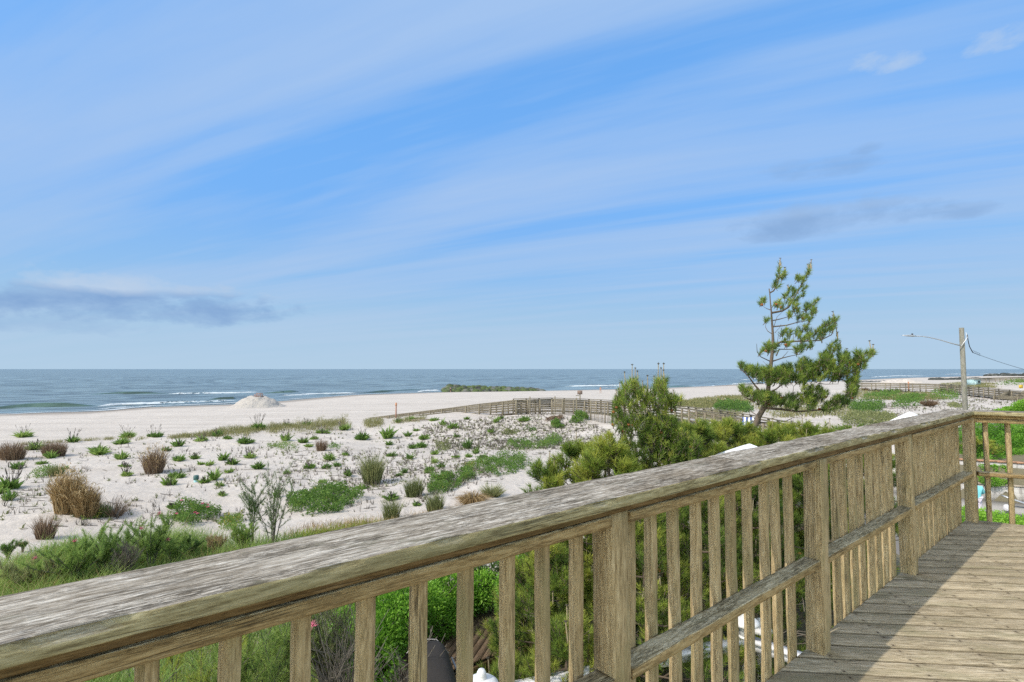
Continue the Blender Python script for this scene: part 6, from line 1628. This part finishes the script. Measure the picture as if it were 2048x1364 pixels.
meadow(tgy, [(560, 1100), (600, 1070), (680, 1058), (760, 1050), (790, 1066), (720, 1090), (620, 1120)], 330, .28, .6, .014, spread=.2)
meadow(tgy, [(0, 1230), (60, 1180), (230, 1160), (400, 1150), (560, 1130), (560, 1180), (200, 1300), (0, 1340)], 600, .6, .5, .012)
meadow(tgb, [(560, 1060), (700, 1046), (820, 1036), (960, 1012), (1010, 1010), (1000, 1030), (840, 1060), (600, 1110)], 260, .30, .55, .010)
under = [(-60, 1360), (300, 1240), (560, 1180), (700, 1150), (860, 1120), (900, 1160), (760, 1230), (700, 1330), (560, 1470), (100, 1600)]
meadow(tg, under, 1300, .6, .6, .008, k_=16, spread=.10)
meadow(tgb, under, 380, .5, .5, .006, k_=12, spread=.10)
tag(tg.build('tall_grass', FEATH), 'fine green grass along the garden edge below the railing', 'grass', kind='stuff')
tag(tgb.build('dry_tall_grass', TANG), 'dry tan grass mixed through the green along the garden edge', 'grass', kind='stuff')
tag(tgy.build('yellow_ground_cover', YELG), 'yellow green ground cover behind the railing cap', 'ground cover', kind='stuff')

def feathery(px, pybase, pytop, wpx, label, tint=.45, n=5200, lean=.5, name='feathery_shrub', mat=None, stems=9, leaf=.05, flowers=0, Y=None):
    q = hit(px, pybase) if Y is None else at_y(px, pybase, Y)
    if Y is not None: q[2] = float(hgt(q[0], q[1]))
    top = at_y(px, pytop, q[1]); H = top[2] - q[2]; Wd = wpx / pxm(q); o0 = np.array(q); e = empty(name, tuple(o0)); tag(e, label, 'shrub', 'feathery shrubs along the garden edge')
    s = MB(); tips = []
    for i in range(stems):
        a = rnd.uniform(0, 6.28); r_ = Wd * .5 * rnd.uniform(.2, 1); t_ = np.array([math.cos(a) * r_, math.sin(a) * r_, H * rnd.uniform(.72, 1.0) * (1 - .3 * (r_ / Wd))])
        md = t_ * .5 + np.array([-t_[0] * .15, -t_[1] * .15, .05]); s.tube([(0, 0, -.05), md, t_], [.016, .010, .004], 4, cap=False)
        for _ in range(7):
            f = rnd.uniform(.3, 1); b = md * 2 * f if f < .5 else md + (t_ - md) * (f - .5) * 2
            d = np.array([rnd.uniform(-1, 1), rnd.uniform(-1, 1), rnd.uniform(.6, 1.6)]); d = unit(d) * H * rnd.uniform(.15, .32); s.tube([b, b + d], [.006, .003], 3, cap=False); tips.append((b, d))
    s.build('stems', TWIG, e)
    m = MB(); per = int(n * 1.1) // len(tips)
    for b, d in tips:
        t_ = rng.random(per); B = b + d * t_[:, None] + rng.normal(0, .012, (per, 3)); blades(m, B, d / np.linalg.norm(d) * .9 + rng.normal(0, .45, (per, 3)) + [0, 0, .2], leaf * 1.6 * rng.uniform(.5, 1.3, per), .0065, np.clip(tint + rng.normal(0, .13, per) + rnd.uniform(-.1, .1), 0, 1), seg=1)
    m.build('foliage', mat or FEATH, e)
    for f in range(flowers):
        b, d = rnd.choice(tips); c = b + d * 1.05; k_ = 26; fl_ = MB(); blades(fl_, np.repeat(c[None], k_, 0), rng.normal(0, .5, (k_, 3)) + [0, 0, .6], .08, .012, rng.random(k_), seg=1); fl_.build('blossom', PINKM, e)
    return e
feathery(545, 1108, 945, 95, 'tall open twiggy shrub with thin green leaves standing against the sand', tint=.2, n=3600, stems=8, leaf=.055, mat=GREENP)
feathery(505, 1105, 955, 38, 'narrow willowy green stem left of the tall twiggy shrub', tint=.25, n=2400, stems=4, leaf=.06, mat=GREENP)
feathery(490, 1115, 1045, 60, 'soft bright green feathery shrub below the twiggy shrub', tint=.6, n=7000)
feathery(150, 1175, 1075, 150, 'feathery bright green shrub at lower left beside pink plumes', tint=.5, n=13000, stems=16, flowers=3)
feathery(215, 1160, 1050, 120, 'feathery green shrub with bare twigs rising from it at lower left', tint=.45, n=10000, stems=14)
feathery(300, 1150, 1025, 110, 'tall feathery green shrub with a long bare stem left of centre', tint=.5, n=9000, stems=12, flowers=3)
feathery(345, 1140, 1075, 80, 'low feathery shrub between the tall feathery one and the dark clump', tint=.6, n=6000, stems=10)
feathery(380, 1125, 1075, 30, 'dark green upright clump just above the railing cap', tint=.12, n=3600, stems=8, lean=.2)
feathery(60, 1190, 1120, 110, 'tawny green shrub at the lower left edge', tint=.75, n=7000, stems=12, mat=OLIVEG)
feathery(15, 1120, 1085, 40, 'dark leafy shrub at the left edge on the sand', tint=.3, n=2600, mat=GREENP, stems=8)
feathery(130, 1170, 1130, 90, 'grey twiggy shrub with few leaves at lower left', tint=.5, n=2500, mat=DEAD, stems=14)
feathery(250, 1175, 1085, 90, 'brown bare twig shrub just above the railing cap', tint=.4, n=2200, mat=DEAD, stems=16)
feathery(430, 1120, 1070, 60, 'tan bare twig shrub right of the dark clump', tint=.6, n=2200, mat=TANG, stems=12)
feathery(45, 1105, 1085, 26, 'small leafy sprig with a red blossom on the sand edge at left', tint=.3, n=900, mat=GREENP, stems=5, flowers=2)
# seen between the left balusters
feathery(360, 1500, 1270, 190, 'yellow green drooping shrub between the first two balusters at lower left', tint=.7, n=12000, stems=16, mat=YELG, Y=5.6, leaf=.06)
feathery(470, 1480, 1230, 170, 'fine bright green shrub with a pink plume seen between balusters', tint=.65, n=16000, stems=16, Y=6.2, leaf=.05, flowers=2)
feathery(560, 1420, 1190, 170, 'fine bright green shrub right of the pink plume between the balusters', tint=.6, n=14000, stems=16, Y=7.2, leaf=.05, flowers=1)
feathery(660, 1380, 1165, 150, 'grey green twiggy shrub left of the glossy leaved shrub', tint=.45, n=8000, stems=22, Y=7.6, leaf=.05, mat=OLIVEG)
feathery(690, 1460, 1250, 110, 'bare reddish twig bush low between balusters', tint=.4, n=1600, stems=30, Y=6.2, mat=DEAD)
feathery(820, 1460, 1290, 110, 'bare pinkish twig bush before the dark lower deck', tint=.5, n=1500, stems=30, Y=6.0, mat=DEAD)
feathery(260, 1560, 1330, 190, 'grey green grass shrub at the bottom left between balusters', tint=.5, n=9000, stems=16, Y=5.0, leaf=.05)
leafmass('glossy_shrub', 'glossy bright green leaved shrub overhanging the lower deck', 'shrub',
         [lump(x, y, Y, r_, r_ * .9) for x, y, Y, r_ in ((775, 1190, 8.8, .42), (800, 1240, 8.5, .42), (765, 1280, 8.2, .42), (745, 1330, 7.8, .45), (850, 1210, 9.2, .42), (880, 1240, 9.3, .40), (905, 1180, 10, .45), (840, 1160, 10, .5), (930, 1200, 10, .32), (960, 1180, 10.2, .4), (720, 1230, 9, .5), (725, 1290, 8.4, .4))], LEAFG, 26000, .062, .028, .58)
leafmass('glossy_shrub', 'glossy shrub right of the overhanging one, behind balusters at centre', 'shrub',
         [lump(x, y, Y, r_) for x, y, Y, r_ in ((1035, 1180, 9.6, .40), (1020, 1210, 9.6, .28), (1050, 1140, 9.8, .45), (1110, 1160, 9.6, .4), (1130, 1120, 9.8, .4))], LEAFG, 9000, .062, .028, .50)
leafmass('ground_shrub', 'dark shaded undergrowth shrub behind the lower deck', 'shrub',
         [lump(x, y, Y, r_) for x, y, Y, r_ in ((960, 1135, 11, .7), (1000, 1120, 11, .7), (1060, 1100, 11.5, .7), (900, 1140, 11, .6))], GREENP, 9000, .07, .03, .25, stems=False)
